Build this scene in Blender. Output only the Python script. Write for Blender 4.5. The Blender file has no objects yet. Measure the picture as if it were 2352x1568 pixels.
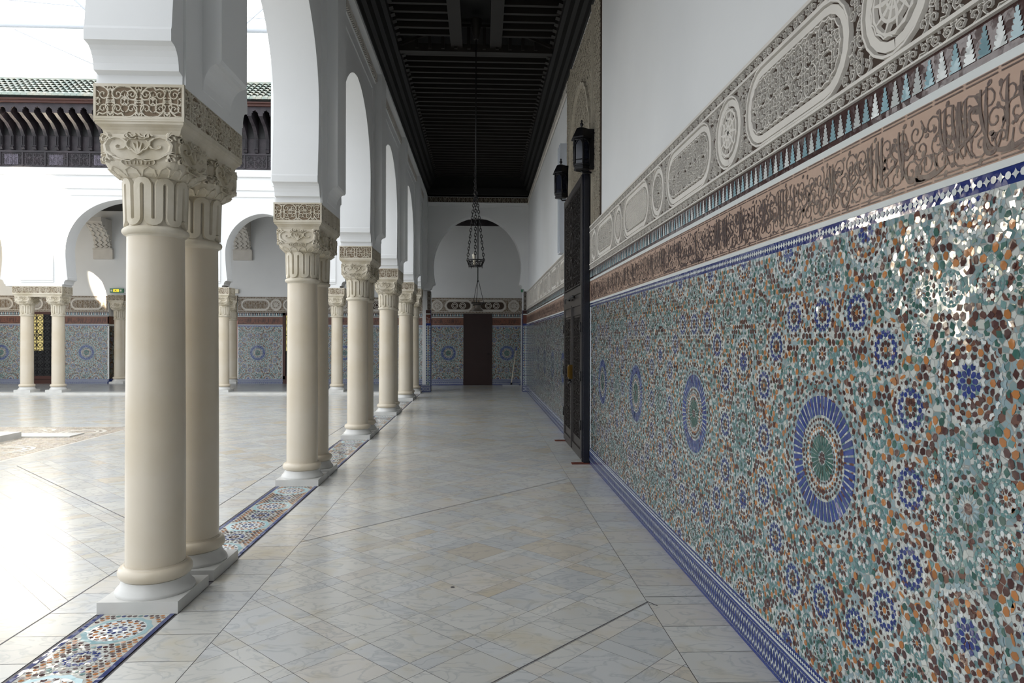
import bpy, math, random
from math import pi, sin, cos, tan, atan2, hypot, sqrt, radians as R
random.seed(7)
SC = bpy.context.scene
COL = SC.collection

# ------------------------------------------------------------------ colours
def L(r, g, b):
    f = lambda c: c/12.92 if c <= .04045 else ((c+.055)/1.055)**2.4
    return (f(r/255.), f(g/255.), f(b/255.), 1.)

WHITE = L(196, 200, 198); PALE = L(142, 162, 168); BROWN = L(66, 34, 34); ORANGE = L(164, 106, 56)
BLUE = L(26, 46, 112); TEAL = L(90, 128, 128); GREEN = L(44, 88, 80); CYAN = L(150, 182, 186); GROUT = L(176, 188, 188)[:3]+(0.,)

# ------------------------------------------------------------------ materials
def newmat(name):
    m = bpy.data.materials.new(name); m.use_nodes = True
    nt = m.node_tree; b = nt.nodes['Principled BSDF']
    return m, nt, b
def N(nt, t, **k):
    n = nt.nodes.new(t)
    for a, v in k.items():
        if a.startswith('i_'): n.inputs[a[2:].replace('_', ' ')].default_value = v
        else: setattr(n, a, v)
    return n
def plain(name, col, rough=.6, spec=.5, var=0., vscale=3., bump=0., bscale=60., metal=0., col2=None):
    m, nt, b = newmat(name)
    b.inputs['Roughness'].default_value = rough
    b.inputs['Specular IOR Level'].default_value = spec
    b.inputs['Metallic'].default_value = metal
    b.inputs['Base Color'].default_value = col
    tc = N(nt, 'ShaderNodeTexCoord')
    if var or col2:
        n = N(nt, 'ShaderNodeTexNoise'); n.inputs['Scale'].default_value = vscale; n.inputs['Detail'].default_value = 6
        nt.links.new(tc.outputs['Object'], n.inputs['Vector'])
        mx = N(nt, 'ShaderNodeMix', data_type='RGBA')
        mx.inputs[6].default_value = col
        mx.inputs[7].default_value = col2 or tuple(c*(1-var) for c in col[:3])+(1,)
        rp = N(nt, 'ShaderNodeValToRGB'); rp.color_ramp.elements[0].position = .38; rp.color_ramp.elements[1].position = .68
        nt.links.new(n.outputs['Fac'], rp.inputs[0]); nt.links.new(rp.outputs[0], mx.inputs[0])
        nt.links.new(mx.outputs[2], b.inputs['Base Color'])
    if bump:
        n2 = N(nt, 'ShaderNodeTexNoise'); n2.inputs['Scale'].default_value = bscale; n2.inputs['Detail'].default_value = 4
        nt.links.new(tc.outputs['Object'], n2.inputs['Vector'])
        bp = N(nt, 'ShaderNodeBump'); bp.inputs['Strength'].default_value = bump; bp.inputs['Distance'].default_value = .01
        nt.links.new(n2.outputs['Fac'], bp.inputs['Height']); nt.links.new(bp.outputs[0], b.inputs['Normal'])
    return m
M = {}
M['plaster'] = plain('white_plaster', L(226, 227, 227), .75, .3, .05, .9, .12, 9.)
M['plaster_warm'] = plain('warm_plaster', L(235, 226, 205), .8, .3, .05)
M['shaft'] = plain('cream_marble', L(203, 193, 176), .28, .5, .0, 2.2, .0, col2=L(196, 183, 160))
M['capital'] = plain('carved_limestone', L(204, 196, 180), .6, .4, .0, 5., .15, 60., col2=L(182, 172, 150))
M['basewhite'] = plain('white_marble_base', L(204, 203, 199), .35, .5, .12, 4.)
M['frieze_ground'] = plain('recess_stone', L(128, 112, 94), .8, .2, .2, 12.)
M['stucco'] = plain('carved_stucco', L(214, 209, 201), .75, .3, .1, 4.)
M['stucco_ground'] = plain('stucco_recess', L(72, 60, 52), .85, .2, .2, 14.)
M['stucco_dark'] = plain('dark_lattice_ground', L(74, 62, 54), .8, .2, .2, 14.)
M['stucco_tan'] = plain('tan_stucco', L(178, 170, 154), .8, .3, .15, 10.)
M['wood'] = plain('dark_carved_wood', L(30, 24, 22), .55, .4, .25, 6., .2, 40.)
M['ceilwood'] = plain('black_ceiling_wood', L(13, 11, 10), .6, .4, .2, 5.)
M['ceilbeam'] = plain('ceiling_beam_wood', L(34, 30, 27), .5, .4, .2, 5.)
M['doorwood'] = plain('door_wood', L(44, 38, 36), .35, .5, .2, 8., .15, 50.)
M['doorblue'] = plain('door_edge_paint', L(20, 22, 34), .25, .5, .2, 8.)
M['eavewood'] = plain('eave_cedar', L(40, 37, 41), .5, .4, .0, 5., .6, 45., col2=L(58, 51, 56))
M['eavedark'] = plain('eave_shadow_wood', L(26, 20, 18), .7, .3, .2, 5.)
M['eavepanel'] = plain('eave_grey_panel', L(92, 86, 98), .5, .4, .2, 5.)
M['tileroof'] = plain('green_glazed_roof_tile', L(146, 160, 152), .3, .5, .0, 4., col2=L(178, 174, 158))
M['iron'] = plain('black_iron', L(30, 29, 32), .4, .5, .2, 20., metal=.3)
M['brass'] = plain('brass', L(140, 110, 52), .28, .5, metal=.9)
M['mahogany'] = plain('red_brown_door_paint', L(42, 20, 18), .4, .4, .2, 3.)
M['reddoor'] = plain('red_brown_frame', L(70, 38, 30), .5, .4, .2, 3.)
M['ceramic'] = plain('white_ceramic', L(222, 214, 196), .3, .5)
M['green'] = plain('sign_green', L(70, 130, 96), .4)
M['bluepl'] = plain('blue_plastic', L(40, 60, 150), .4)
M['metal'] = plain('pale_metal', L(170, 172, 176), .35, metal=.6)
M['steel'] = plain('white_painted_steel', L(200, 205, 212), .5)
M['rust'] = plain('rusty_iron', L(110, 58, 44), .6, .4, .3, 30.)
M['black'] = plain('pane_and_shade_black', L(12, 12, 13), .5)  # dark window panes, and painted-in shade on the upper eave board
M['pink'] = plain('pink_brick_panel', L(196, 150, 138), .7, .3, .25, 12.)
M['gallery_floor'] = plain('grey_gallery_paving', L(142, 145, 148), .25, .5, .12, 1.5)
M['joint'] = plain('black_joint', L(84, 80, 84), .6)
m, nt, b = newmat('lantern_glass'); b.inputs['Base Color'].default_value = L(16, 22, 40); b.inputs['Roughness'].default_value = .12
M['glass'] = m
m, nt, b = newmat('lit_sign'); b.inputs['Base Color'].default_value = L(240, 220, 60); b.inputs['Emission Color'].default_value = L(250, 225, 60); b.inputs['Emission Strength'].default_value = .6
M['yellow'] = m
m, nt, b = newmat('backlit_glass'); b.inputs['Base Color'].default_value = L(210, 190, 120); b.inputs['Emission Color'].default_value = L(220, 206, 140); b.inputs['Emission Strength'].default_value = .3
M['gold'] = m
m, nt, b = newmat('frosted_bowl'); b.inputs['Base Color'].default_value = L(120, 112, 104); b.inputs['Roughness'].default_value = .3
M['bowl'] = m

def zellige(name, rough=.10, tilt=.07, ground=False):
    m, nt, b = newmat(name)
    a = N(nt, 'ShaderNodeAttribute', attribute_name='tcol'); t = N(nt, 'ShaderNodeAttribute', attribute_name='tilt')
    g = N(nt, 'ShaderNodeNewGeometry'); tc = N(nt, 'ShaderNodeTexCoord')
    no = N(nt, 'ShaderNodeTexNoise'); no.inputs['Scale'].default_value = 55.; no.inputs['Detail'].default_value = 3
    nt.links.new(tc.outputs['Object'], no.inputs['Vector'])
    sub = N(nt, 'ShaderNodeVectorMath', operation='SUBTRACT'); sub.inputs[1].default_value = (.5, .5, .5)
    nt.links.new(no.outputs['Color'], sub.inputs[0])
    sc0 = N(nt, 'ShaderNodeVectorMath', operation='SCALE'); sc0.inputs['Scale'].default_value = tilt*.8
    nt.links.new(sub.outputs[0], sc0.inputs[0])
    sc = N(nt, 'ShaderNodeVectorMath', operation='SCALE'); sc.inputs['Scale'].default_value = tilt
    nt.links.new(t.outputs['Vector'], sc.inputs[0])
    ad = N(nt, 'ShaderNodeVectorMath', operation='ADD'); nt.links.new(g.outputs['Normal'], ad.inputs[0]); nt.links.new(sc.outputs[0], ad.inputs[1])
    ad2 = N(nt, 'ShaderNodeVectorMath', operation='ADD'); nt.links.new(ad.outputs[0], ad2.inputs[0]); nt.links.new(sc0.outputs[0], ad2.inputs[1])
    nm = N(nt, 'ShaderNodeVectorMath', operation='NORMALIZE'); nt.links.new(ad2.outputs[0], nm.inputs[0])
    nt.links.new(nm.outputs[0], b.inputs['Normal'])
    v = N(nt, 'ShaderNodeTexVoronoi'); v.inputs['Scale'].default_value = 44.; nt.links.new(tc.outputs['Object'], v.inputs['Vector'])
    v2 = N(nt, 'ShaderNodeTexVoronoi', feature='DISTANCE_TO_EDGE'); v2.inputs['Scale'].default_value = 44.; nt.links.new(tc.outputs['Object'], v2.inputs['Vector'])
    sp = N(nt, 'ShaderNodeSeparateColor'); nt.links.new(v.outputs['Color'], sp.inputs[0])
    rp = N(nt, 'ShaderNodeValToRGB'); rp.color_ramp.interpolation = 'CONSTANT'; e = rp.color_ramp.elements
    e[0].position = 0; e[0].color = L(184, 188, 184); e[1].position = .28; e[1].color = L(130, 152, 158)
    for po, co_ in ((.54, L(88, 120, 122)), (.70, L(180, 184, 178)), (.82, L(96, 62, 52)), (.92, L(118, 140, 142))): x_ = e.new(po); x_.color = co_
    nt.links.new(sp.outputs[0], rp.inputs[0])
    ed = N(nt, 'ShaderNodeMath', operation='LESS_THAN'); ed.inputs[1].default_value = .045; nt.links.new(v2.outputs['Distance'], ed.inputs[0])
    mg = N(nt, 'ShaderNodeMix', data_type='RGBA'); mg.inputs[7].default_value = L(140, 142, 138); nt.links.new(ed.outputs[0], mg.inputs[0]); nt.links.new(rp.outputs[0], mg.inputs[6])
    ml = N(nt, 'ShaderNodeMix', data_type='RGBA'); nt.links.new(a.outputs['Alpha'], ml.inputs[0]); nt.links.new(mg.outputs[2], ml.inputs[6]); nt.links.new(a.outputs['Color'], ml.inputs[7])
    nt.links.new(ml.outputs[2], b.inputs['Base Color'])
    sv = N(nt, 'ShaderNodeVectorMath', operation='SUBTRACT'); sv.inputs[1].default_value = (.5, .5, .5); nt.links.new(v.outputs['Color'], sv.inputs[0])
    s3 = N(nt, 'ShaderNodeVectorMath', operation='SCALE'); s3.inputs['Scale'].default_value = tilt*.9; nt.links.new(sv.outputs[0], s3.inputs[0])
    a3 = N(nt, 'ShaderNodeVectorMath', operation='ADD'); nt.links.new(ad2.outputs[0], a3.inputs[0]); nt.links.new(s3.outputs[0], a3.inputs[1]); nt.links.new(a3.outputs[0], nm.inputs[0])
    b.inputs['Roughness'].default_value = rough
    return m
M['zellige'] = zellige('glazed_zellige')
M['excised'] = zellige('excised_glazed_tile', .4, .03)

def marble():
    m, nt, b = newmat('grey_marble_paving')
    a = N(nt, 'ShaderNodeAttribute', attribute_name='tcol'); t = N(nt, 'ShaderNodeAttribute', attribute_name='tilt')
    g = N(nt, 'ShaderNodeNewGeometry')
    off = N(nt, 'ShaderNodeVectorMath', operation='SCALE'); off.inputs['Scale'].default_value = 9.
    nt.links.new(t.outputs['Vector'], off.inputs[0])
    ad = N(nt, 'ShaderNodeVectorMath', operation='ADD'); nt.links.new(g.outputs['Position'], ad.inputs[0]); nt.links.new(off.outputs[0], ad.inputs[1])
    mp = N(nt, 'ShaderNodeMapping'); mp.inputs['Rotation'].default_value = (0, 0, .5); mp.inputs['Scale'].default_value = (1., 1.7, 1.)
    nt.links.new(ad.outputs[0], mp.inputs['Vector'])
    n1 = N(nt, 'ShaderNodeTexNoise'); n1.inputs['Scale'].default_value = 4.2; n1.inputs['Detail'].default_value = 8; n1.inputs['Distortion'].default_value = 1.1
    nt.links.new(mp.outputs[0], n1.inputs['Vector'])
    r1 = N(nt, 'ShaderNodeValToRGB'); e = r1.color_ramp.elements
    e[0].position = .46; e[0].color = (0, 0, 0, 1); e[1].position = .5; e[1].color = (1, 1, 1, 1)
    x = e.new(.54); x.color = (0, 0, 0, 1)
    nt.links.new(n1.outputs['Fac'], r1.inputs[0])
    mul = N(nt, 'ShaderNodeMath', operation='MULTIPLY'); mul.inputs[1].default_value = .30; nt.links.new(r1.outputs[0], mul.inputs[0])
    mx = N(nt, 'ShaderNodeMix', data_type='RGBA'); mx.inputs[7].default_value = L(132, 138, 146)
    nt.links.new(mul.outputs[0], mx.inputs[0]); nt.links.new(a.outputs['Color'], mx.inputs[6])
    n2 = N(nt, 'ShaderNodeTexNoise'); n2.inputs['Scale'].default_value = 4.5; n2.inputs['Detail'].default_value = 7
    nt.links.new(ad.outputs[0], n2.inputs['Vector'])
    r2 = N(nt, 'ShaderNodeValToRGB'); r2.color_ramp.elements[0].position = .52; r2.color_ramp.elements[1].position = .72
    nt.links.new(n2.outputs['Fac'], r2.inputs[0])
    mul2 = N(nt, 'ShaderNodeMath', operation='MULTIPLY'); mul2.inputs[1].default_value = .42; nt.links.new(r2.outputs[0], mul2.inputs[0])
    mx2 = N(nt, 'ShaderNodeMix', data_type='RGBA'); mx2.inputs[7].default_value = L(196, 182, 148)
    nt.links.new(mul2.outputs[0], mx2.inputs[0]); nt.links.new(mx.outputs[2], mx2.inputs[6])
    nt.links.new(mx2.outputs[2], b.inputs['Base Color'])
    n3 = N(nt, 'ShaderNodeTexNoise'); n3.inputs['Scale'].default_value = 1.6; n3.inputs['Detail'].default_value = 3
    nt.links.new(g.outputs['Position'], n3.inputs['Vector'])
    bp = N(nt, 'ShaderNodeBump'); bp.inputs['Strength'].default_value = .12; bp.inputs['Distance'].default_value = .02
    nt.links.new(n3.outputs['Fac'], bp.inputs['Height']); nt.links.new(bp.outputs[0], b.inputs['Normal'])
    b.inputs['Roughness'].default_value = .2
    return m
M['marble'] = marble()

# ------------------------------------------------------------------ mesh builder
class MB:
    def __init__(s): s.v = []; s.f = []; s.m = []; s.c = []; s.sm = []
    def add(s, vs, fs, mi=0, col=None, smooth=False):
        o = len(s.v); s.v.extend(vs)
        for f in fs:
            s.f.append([i+o for i in f]); s.m.append(mi); s.c.append(col or (1, 1, 1, 1)); s.sm.append(smooth)
    def box(s, x0, x1, y0, y1, z0, z1, mi=0, col=None):
        vs = [(x, y, z) for x in (x0, x1) for y in (y0, y1) for z in (z0, z1)]
        s.add(vs, [(0, 1, 3, 2), (4, 6, 7, 5), (0, 4, 5, 1), (2, 3, 7, 6), (0, 2, 6, 4), (1, 5, 7, 3)], mi, col)
    def prism(s, pts, a, b, axis, mi=0):
        """extrude 2D outline pts along axis ('x': pts=(y,z); 'y': pts=(x,z); 'z': pts=(x,y))"""
        def P(p, t): return (t, p[0], p[1]) if axis == 'x' else ((p[0], t, p[1]) if axis == 'y' else (p[0], p[1], t))
        n = len(pts)
        s.add([P(p, a) for p in pts], [tuple(range(n))[::-1]], mi); s.add([P(p, b) for p in pts], [tuple(range(n))], mi)
        vs = [P(p, a) for p in pts]+[P(p, b) for p in pts]
        s.add(vs, [(i, (i+1) % n, n+(i+1) % n, n+i) for i in range(n)], mi)
    def lathe(s, prof, cx=0, cy=0, n=32, mi=0, smooth=True, cap=True):
        vs = []; m = len(prof)
        for r, z in prof:
            for i in range(n): vs.append((cx+r*cos(2*pi*i/n), cy+r*sin(2*pi*i/n), z))
        fs = [(j*n+i, j*n+(i+1) % n, (j+1)*n+(i+1) % n, (j+1)*n+i) for j in range(m-1) for i in range(n)]
        s.add(vs, fs, mi, smooth=smooth)
        if cap:
            s.add(vs[:n], [tuple(range(n))[::-1]], mi); s.add(vs[-n:], [tuple(range(n))], mi)
    def tube(s, pts, r, n=8, mi=0, closed=False, smooth=True):
        from mathutils import Vector
        P = [Vector(p) for p in pts]; k = len(P); vs = []
        for i in range(k):
            if closed: t = P[(i+1) % k]-P[i-1]
            else: t = P[min(i+1, k-1)]-P[max(i-1, 0)]
            t.normalize(); a = Vector((0, 0, 1)) if abs(t.z) < .9 else Vector((1, 0, 0))
            u = t.cross(a).normalized(); w = t.cross(u)
            rr = r if not isinstance(r, (list, tuple)) else r[i]
            for j in range(n): vs.append(tuple(P[i]+rr*(u*cos(2*pi*j/n)+w*sin(2*pi*j/n))))
        fs = []
        for i in range(k if closed else k-1):
            for j in range(n):
                a0 = i*n+j; a1 = i*n+(j+1) % n; b0 = ((i+1) % k)*n+j; b1 = ((i+1) % k)*n+(j+1) % n
                fs.append((a0, a1, b1, b0))
        if not closed: fs += [tuple(range(n))[::-1], tuple((k-1)*n+j for j in range(n))]
        s.add(vs, fs, mi, smooth=smooth)
    def ribbon(s, pts, wid, h, mapf, mi=0, closed=False, col=None, flat=False, bev=.55):
        k = len(pts); rows = []; h += (len(s.v)*7 % 23)*(2.2e-5 if h < .0035 else 6e-5)
        for i in range(k):
            if closed: a = pts[i-1]; b = pts[(i+1) % k]
            else: a = pts[max(i-1, 0)]; b = pts[min(i+1, k-1)]
            dx, dy = b[0]-a[0], b[1]-a[1]; l = hypot(dx, dy) or 1; nx, ny = -dy/l, dx/l
            w = (wid[i] if isinstance(wid, (list, tuple)) else wid)*.5
            x, y = pts[i]
            if flat: rows.append([mapf(x+nx*w, y+ny*w, h), mapf(x-nx*w, y-ny*w, h)])
            else: rows.append([mapf(x+nx*w, y+ny*w, 0), mapf(x+nx*w*bev, y+ny*w*bev, h), mapf(x-nx*w*bev, y-ny*w*bev, h), mapf(x-nx*w, y-ny*w, 0)])
        c = len(rows[0]); vs = [p for r in rows for p in r]; fs = []
        for i in range(k if closed else k-1):
            j = (i+1) % k
            for q in range(c-1): fs.append((i*c+q, i*c+q+1, j*c+q+1, j*c+q))
        s.add(vs, fs, mi, col)
    def build(s, name, mats, parent=None, loc=None, attrs=False, jit=.1, seed=3):
        me = bpy.data.meshes.new(name); me.from_pydata(s.v, [], s.f)
        if not isinstance(mats, (list, tuple)): mats = [mats]
        for q in mats: me.materials.append(M[q])
        me.polygons.foreach_set('material_index', s.m); me.polygons.foreach_set('use_smooth', s.sm)
        if attrs:
            rnd = random.Random(seed); ca = me.attributes.new('tcol', 'FLOAT_COLOR', 'FACE'); ta = me.attributes.new('tilt', 'FLOAT_VECTOR', 'FACE')
            cc = []; tt = []
            for c in s.c:
                j = 1+jit*(rnd.random()*2-1); cc += [c[0]*j, c[1]*j, c[2]*j, c[3]]
                tt += [rnd.gauss(0, .5) for _ in range(3)]
            ca.data.foreach_set('color', cc); ta.data.foreach_set('vector', tt)
        me.update(); me.validate()
        o = bpy.data.objects.new(name, me); COL.objects.link(o)
        if parent: o.parent = parent
        if loc: o.location = loc
        return o

def empty(name, loc=(0, 0, 0), label=None, cat=None, group=None, kind=None):
    o = bpy.data.objects.new(name, None); o.empty_display_size = .1; COL.objects.link(o); o.location = loc
    return tag(o, label, cat, group, kind)
def tag(o, label=None, cat=None, group=None, kind=None):
    if label: o['label'] = label
    if cat: o['category'] = cat
    if group: o['group'] = group
    if kind: o['kind'] = kind
    return o
def S(o, label=None): return tag(o, label, kind='structure')

# ------------------------------------------------------------------ ornament generators (2D strokes)
def circ(cx, cy, r, n=16, a0=0., a1=2*pi, closed=True):
    m = n if closed else n+1
    return [(cx+r*cos(a0+(a1-a0)*i/n), cy+r*sin(a0+(a1-a0)*i/n)) for i in range(m)]
def arab_cell(var=0, rnd=random, seg=12):
    """strokes in a unit cell [-.5,.5]^2: list of (points, widths)"""
    st = []; a0 = [-2.4, -1.2, .4][var % 3]; tn = [1.45, 1.2, 1.6][var % 3]
    p = []; w = []
    for i in range(seg+1):
        t = i/seg; r = .40*(1-t)**.85+.035; a = a0+2*pi*tn*t
        p.append((r*cos(a), r*sin(a))); w.append(.105*(1-.45*t))
    st.append((p, w)); st.append(([(p[-1][0]-.03, p[-1][1]), (p[-1][0]+.03, p[-1][1])], [.1, .1]))
    def leaf(x0, y0, x1, y1, bend, wd):
        mx, my = (x0+x1)/2, (y0+y1)/2; dx, dy = x1-x0, y1-y0
        return ([(x0, y0), (mx*.6+x0*.4-dy*bend*.8, my*.6+y0*.4+dx*bend*.8), (mx*.5+x1*.5-dy*bend, my*.5+y1*.5+dx*bend), (x1, y1)], [wd*.4, wd, wd*.8, .012])
    st.append(leaf(p[0][0], p[0][1], -.48, -.5, .2, .13))
    for q, (cx, cy) in enumerate(((.36, .36), (-.36, .36), (.38, -.38))):
        aa = atan2(cy, cx)+.5*(q-1)
        for d in (-1.1, 0, 1.1):
            st.append(leaf(cx-.1*cos(aa), cy-.1*sin(aa), cx+.16*cos(aa+d), cy+.16*sin(aa+d), .25*(1 if d >= 0 else -1), .085))
    st.append(leaf(-.47, -.25, -.3, .2, -.3, .07))
    return st
CELLS = [arab_cell(i) for i in range(3)]
CELLSLO = [arab_cell(i, seg=8)[:7] for i in range(3)]
def arab_fill(mb, x0, x1, y0, y1, cell, mapf, h=.006, mi=0, inside=None, col=None, flat=False, lo=False, rnd=None, wf=1.):
    wf *= .92
    nx = max(1, round((x1-x0)/cell)); ny = max(1, round((y1-y0)/cell)); sx = (x1-x0)/nx; sy = (y1-y0)/ny
    lib = CELLSLO if lo else CELLS
    for i in range(nx):
        for j in range(ny):
            cx = x0+(i+.5)*sx; cy = y0+(j+.5)*sy
            if inside and not inside(cx, cy): continue
            mx = -1 if i % 2 else 1; my = -1 if j % 2 else 1
            k = (i//2+j) % 3 if rnd is None else rnd.randrange(3)
            for p, w in lib[k]:
                mb.ribbon([(cx+a*sx*mx, cy+b*sy*my) for a, b in p], [q*min(sx, sy)*wf for q in w], h, mapf, mi, col=col, flat=flat)
def stadium(cx, cy, hl, hh, n=10):
    p = []
    for i in range(n+1): a = -pi/2+pi*i/n; p.append((cx+hl-hh+hh*cos(a), cy+hh*sin(a)))
    for i in range(n+1): a = pi/2+pi*i/n; p.append((cx-hl+hh+hh*cos(a), cy+hh*sin(a)))
    return p
def scallop(pts, amp, step):
    out = []; n = len(pts)
    for i in range(n):
        a = pts[i]; b = pts[(i+1) % n]; l = hypot(b[0]-a[0], b[1]-a[1]); k = max(1, int(l/step*4))
        for j in range(k): t = j/k; out.append((a[0]+(b[0]-a[0])*t, a[1]+(b[1]-a[1])*t))
    m = len(out); res = []
    for i, p in enumerate(out):
        a = out[i-1]; b = out[(i+1) % m]; dx, dy = b[0]-a[0], b[1]-a[1]; l = hypot(dx, dy) or 1
        o = amp*abs(sin(i*pi/4)); res.append((p[0]-dy/l*o, p[1]+dx/l*o))
    return res
def inst(cx, cy, hl, hh):
    def f(x, y):
        dx = max(0., abs(x-cx)-(hl-hh)); return hypot(dx, y-cy) < hh
    return f
def lattice(mb, cx, cy, hl, hh, mapf, step=.03, mi=0):
    ins = inst(cx, cy, hl, hh)
    for sgn in (-1, 1):
        k = -int((hl+hh)*2/step)
        while k*step < (hl+hh)*2:
            c = k*step; run = []
            q = -hh
            while q <= hh+1e-6:
                x = cx+c+sgn*q
                if ins(x, cy+q): run.append((x, cy+q))
                q += hh/8
            if len(run) > 1: mb.ribbon(run, step*.3, .006, mapf, mi)
            k += 1
def stucco_band(mb, x0, x1, z0, z1, items, mapf, cell=.055, lo=False):
    """items: (kind, centre, halflength). materials 0 relief, 1 ground, 2 dark ground"""
    b = (z1-z0)*.115; g = mb
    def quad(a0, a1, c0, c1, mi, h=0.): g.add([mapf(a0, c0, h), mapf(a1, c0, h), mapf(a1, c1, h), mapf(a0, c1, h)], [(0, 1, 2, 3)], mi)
    quad(x0, x1, z0, z1, 1)
    for a, c in ((z0, z0+.008), (z0+b-.004, z0+b+.012), (z1-b-.012, z1-b+.004), (z1-.008, z1)):
        g.ribbon([(x0, (a+c)/2), (x1, (a+c)/2)], c-a, .012, mapf, 0, bev=.8)
    for a in (z0+.010, z1-b+.006):
        arab_fill(g, x0, x1, a, a+b-.018, b*.9, mapf, .007, 0, lo=True, wf=1.3)
    cy = (z0+z1)/2; hh = (z1-z0)/2-b-.014
    regs = []
    for kind, cx, hl in items:
        hl = max(hl, hh); o = stadium(cx, cy, hl, hh)
        o = [p for p in o if x0-.001 <= p[0] <= x1+.001]
        if len(o) < 20: continue
        g.ribbon(o, .016, .014, mapf, 0, closed=True)
        ii = stadium(cx, cy, hl-.03, hh-.03); g.ribbon(ii, .036, .008, mapf, 0, closed=True, bev=.9)
        i3 = scallop(stadium(cx, cy, hl-.056, hh-.056), .008, .05); g.ribbon(i3, .010, .014, mapf, 0, closed=True)
        regs.append(inst(cx, cy, hl+.012, hh+.012))
        hi, hj = hl-.062, hh-.062
        if kind == 'arab': arab_fill(g, cx-hi, cx+hi, cy-hj, cy+hj, cell, mapf, .009, 0, inst(cx, cy, hi+.004, hj+.004), lo=lo, wf=1.15)
        elif kind == 'lat':
            p = stadium(cx, cy, hi, hj); g.add([mapf(x, y, .001) for x, y in p], [tuple(range(len(p)))], 2); lattice(g, cx, cy, hi, hj, mapf, .028)
        elif kind == 'boss':
            for rr in (hj*.95, hj*.62, hj*.3): g.ribbon(circ(cx, cy, rr, 20), .02, .012, mapf, 0, closed=True)
            for q in range(10):
                a = q*pi/5; g.ribbon([(cx+hj*.1*cos(a), cy+hj*.1*sin(a)), (cx+hj*.5*cos(a), cy+hj*.5*sin(a)), (cx+hj*.9*cos(a+.12), cy+hj*.9*sin(a+.12))], [.012, .03, .01], .012, mapf, 0)
        elif kind == 'two':
            p = stadium(cx, cy, hi, hj); g.add([mapf(x, y, .001) for x, y in p], [tuple(range(len(p)))], 2)
            for s in (-1, 1):
                for rr in (hj*.8, hj*.45): g.ribbon(circ(cx+s*hj*1.05, cy, rr, 16), .022, .01, mapf, 0, closed=True)
    def outside(x, y): return not any(r(x, y) for r in regs)
    arab_fill(g, x0, x1, cy-hh, cy+hh, cell*.85, mapf, .008, 0, outside, lo=True, wf=1.2)

# ------------------------------------------------------------------ zellige panel pattern
def petal(cx, cy, r0, r1, a, w, shape='petal'):
    if shape != 'wedge': w = w*1.22
    def P(r, t): return (cx+r*cos(a)-t*sin(a), cy+r*sin(a)+t*cos(a))
    m = (r0+r1)/2; d = (r1-r0)
    if shape == 'petal': return [P(r0, 0), P(r0+d*.25, w*.42), P(r1-d*.25, w*.5), P(r1, 0), P(r1-d*.25, -w*.5), P(r0+d*.25, -w*.42)]
    if shape == 'loz': return [P(r0, 0), P(m, w*.5), P(r1, 0), P(m, -w*.5)]
    if shape == 'wedge': return [P(r0, -w*.5*r0/r1), P(r1, -w*.5), P(r1, w*.5), P(r0, w*.5*r0/r1)]
    if shape == 'arrow': return [P(r0, 0), P(r0+d*.45, w*.5), P(r1, w*.42), P(r1-d*.25, 0), P(r1, -w*.42), P(r0+d*.45, -w*.5)]
    if shape == 'dart': return [P(r0, -w*.5), P(r0, w*.5), P(r1, 0)]
def zring(out, cx, cy, n, r0, r1, col, w, shape='petal', ph=0.):
    for i in range(n): out.append((petal(cx, cy, r0, r1, 2*pi*(i+ph)/n, w, shape), col))
def med_blue(o, x, y, r=.09):
    k = r/.09
    o.append((circ(x, y, .010*k, 8), ORANGE)); zring(o, x, y, 8, .013*k, .032*k, BROWN, .013*k)
    zring(o, x, y, 12, .034*k, .046*k, WHITE, .012*k, 'loz', .5); zring(o, x, y, 12, .040*k, .058*k, BLUE, .015*k, 'petal')
    zring(o, x, y, 12, .052*k, .067*k, BLUE, .016*k, 'arrow', .5); zring(o, x, y, 12, .066*k, .078*k, WHITE, .016*k, 'arrow')
    zring(o, x, y, 12, .074*k, .092*k, BROWN, .015*k, 'petal', .5); zring(o, x, y, 12, .084*k, .098*k, ORANGE if False else BROWN, .008*k, 'loz')
def med_small(o, x, y, r=.06, outer=TEAL):
    k = r/.06
    o.append((circ(x, y, .009*k, 8), ORANGE)); zring(o, x, y, 8, .011*k, .031*k, BROWN, .011*k, 'arrow')
    zring(o, x, y, 8, .028*k, .047*k, WHITE, .014*k, 'petal', .5); zring(o, x, y, 8, .036*k, .050*k, outer, .017*k, 'arrow')
    zring(o, x, y, 16, .050*k, .063*k, outer, .017*k, 'petal', .5)
def med_green(o, x, y, r=.11):
    k = r/.11
    o.append((circ(x, y, .017*k, 10), BROWN)); zring(o, x, y, 16, .022*k, .046*k, GREEN if r > .2 else PALE, .007*k, 'loz')
    zring(o, x, y, 16, .042*k, .066*k, GREEN, .016*k, 'petal', .5); zring(o, x, y, 16, .064*k, .080*k, TEAL, .012*k, 'loz')
    zring(o, x, y, 16, .080*k, .097*k, BROWN, .018*k, 'petal', .5); zring(o, x, y, 16, .097*k, .110*k, GREEN, .014*k, 'arrow')
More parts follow.
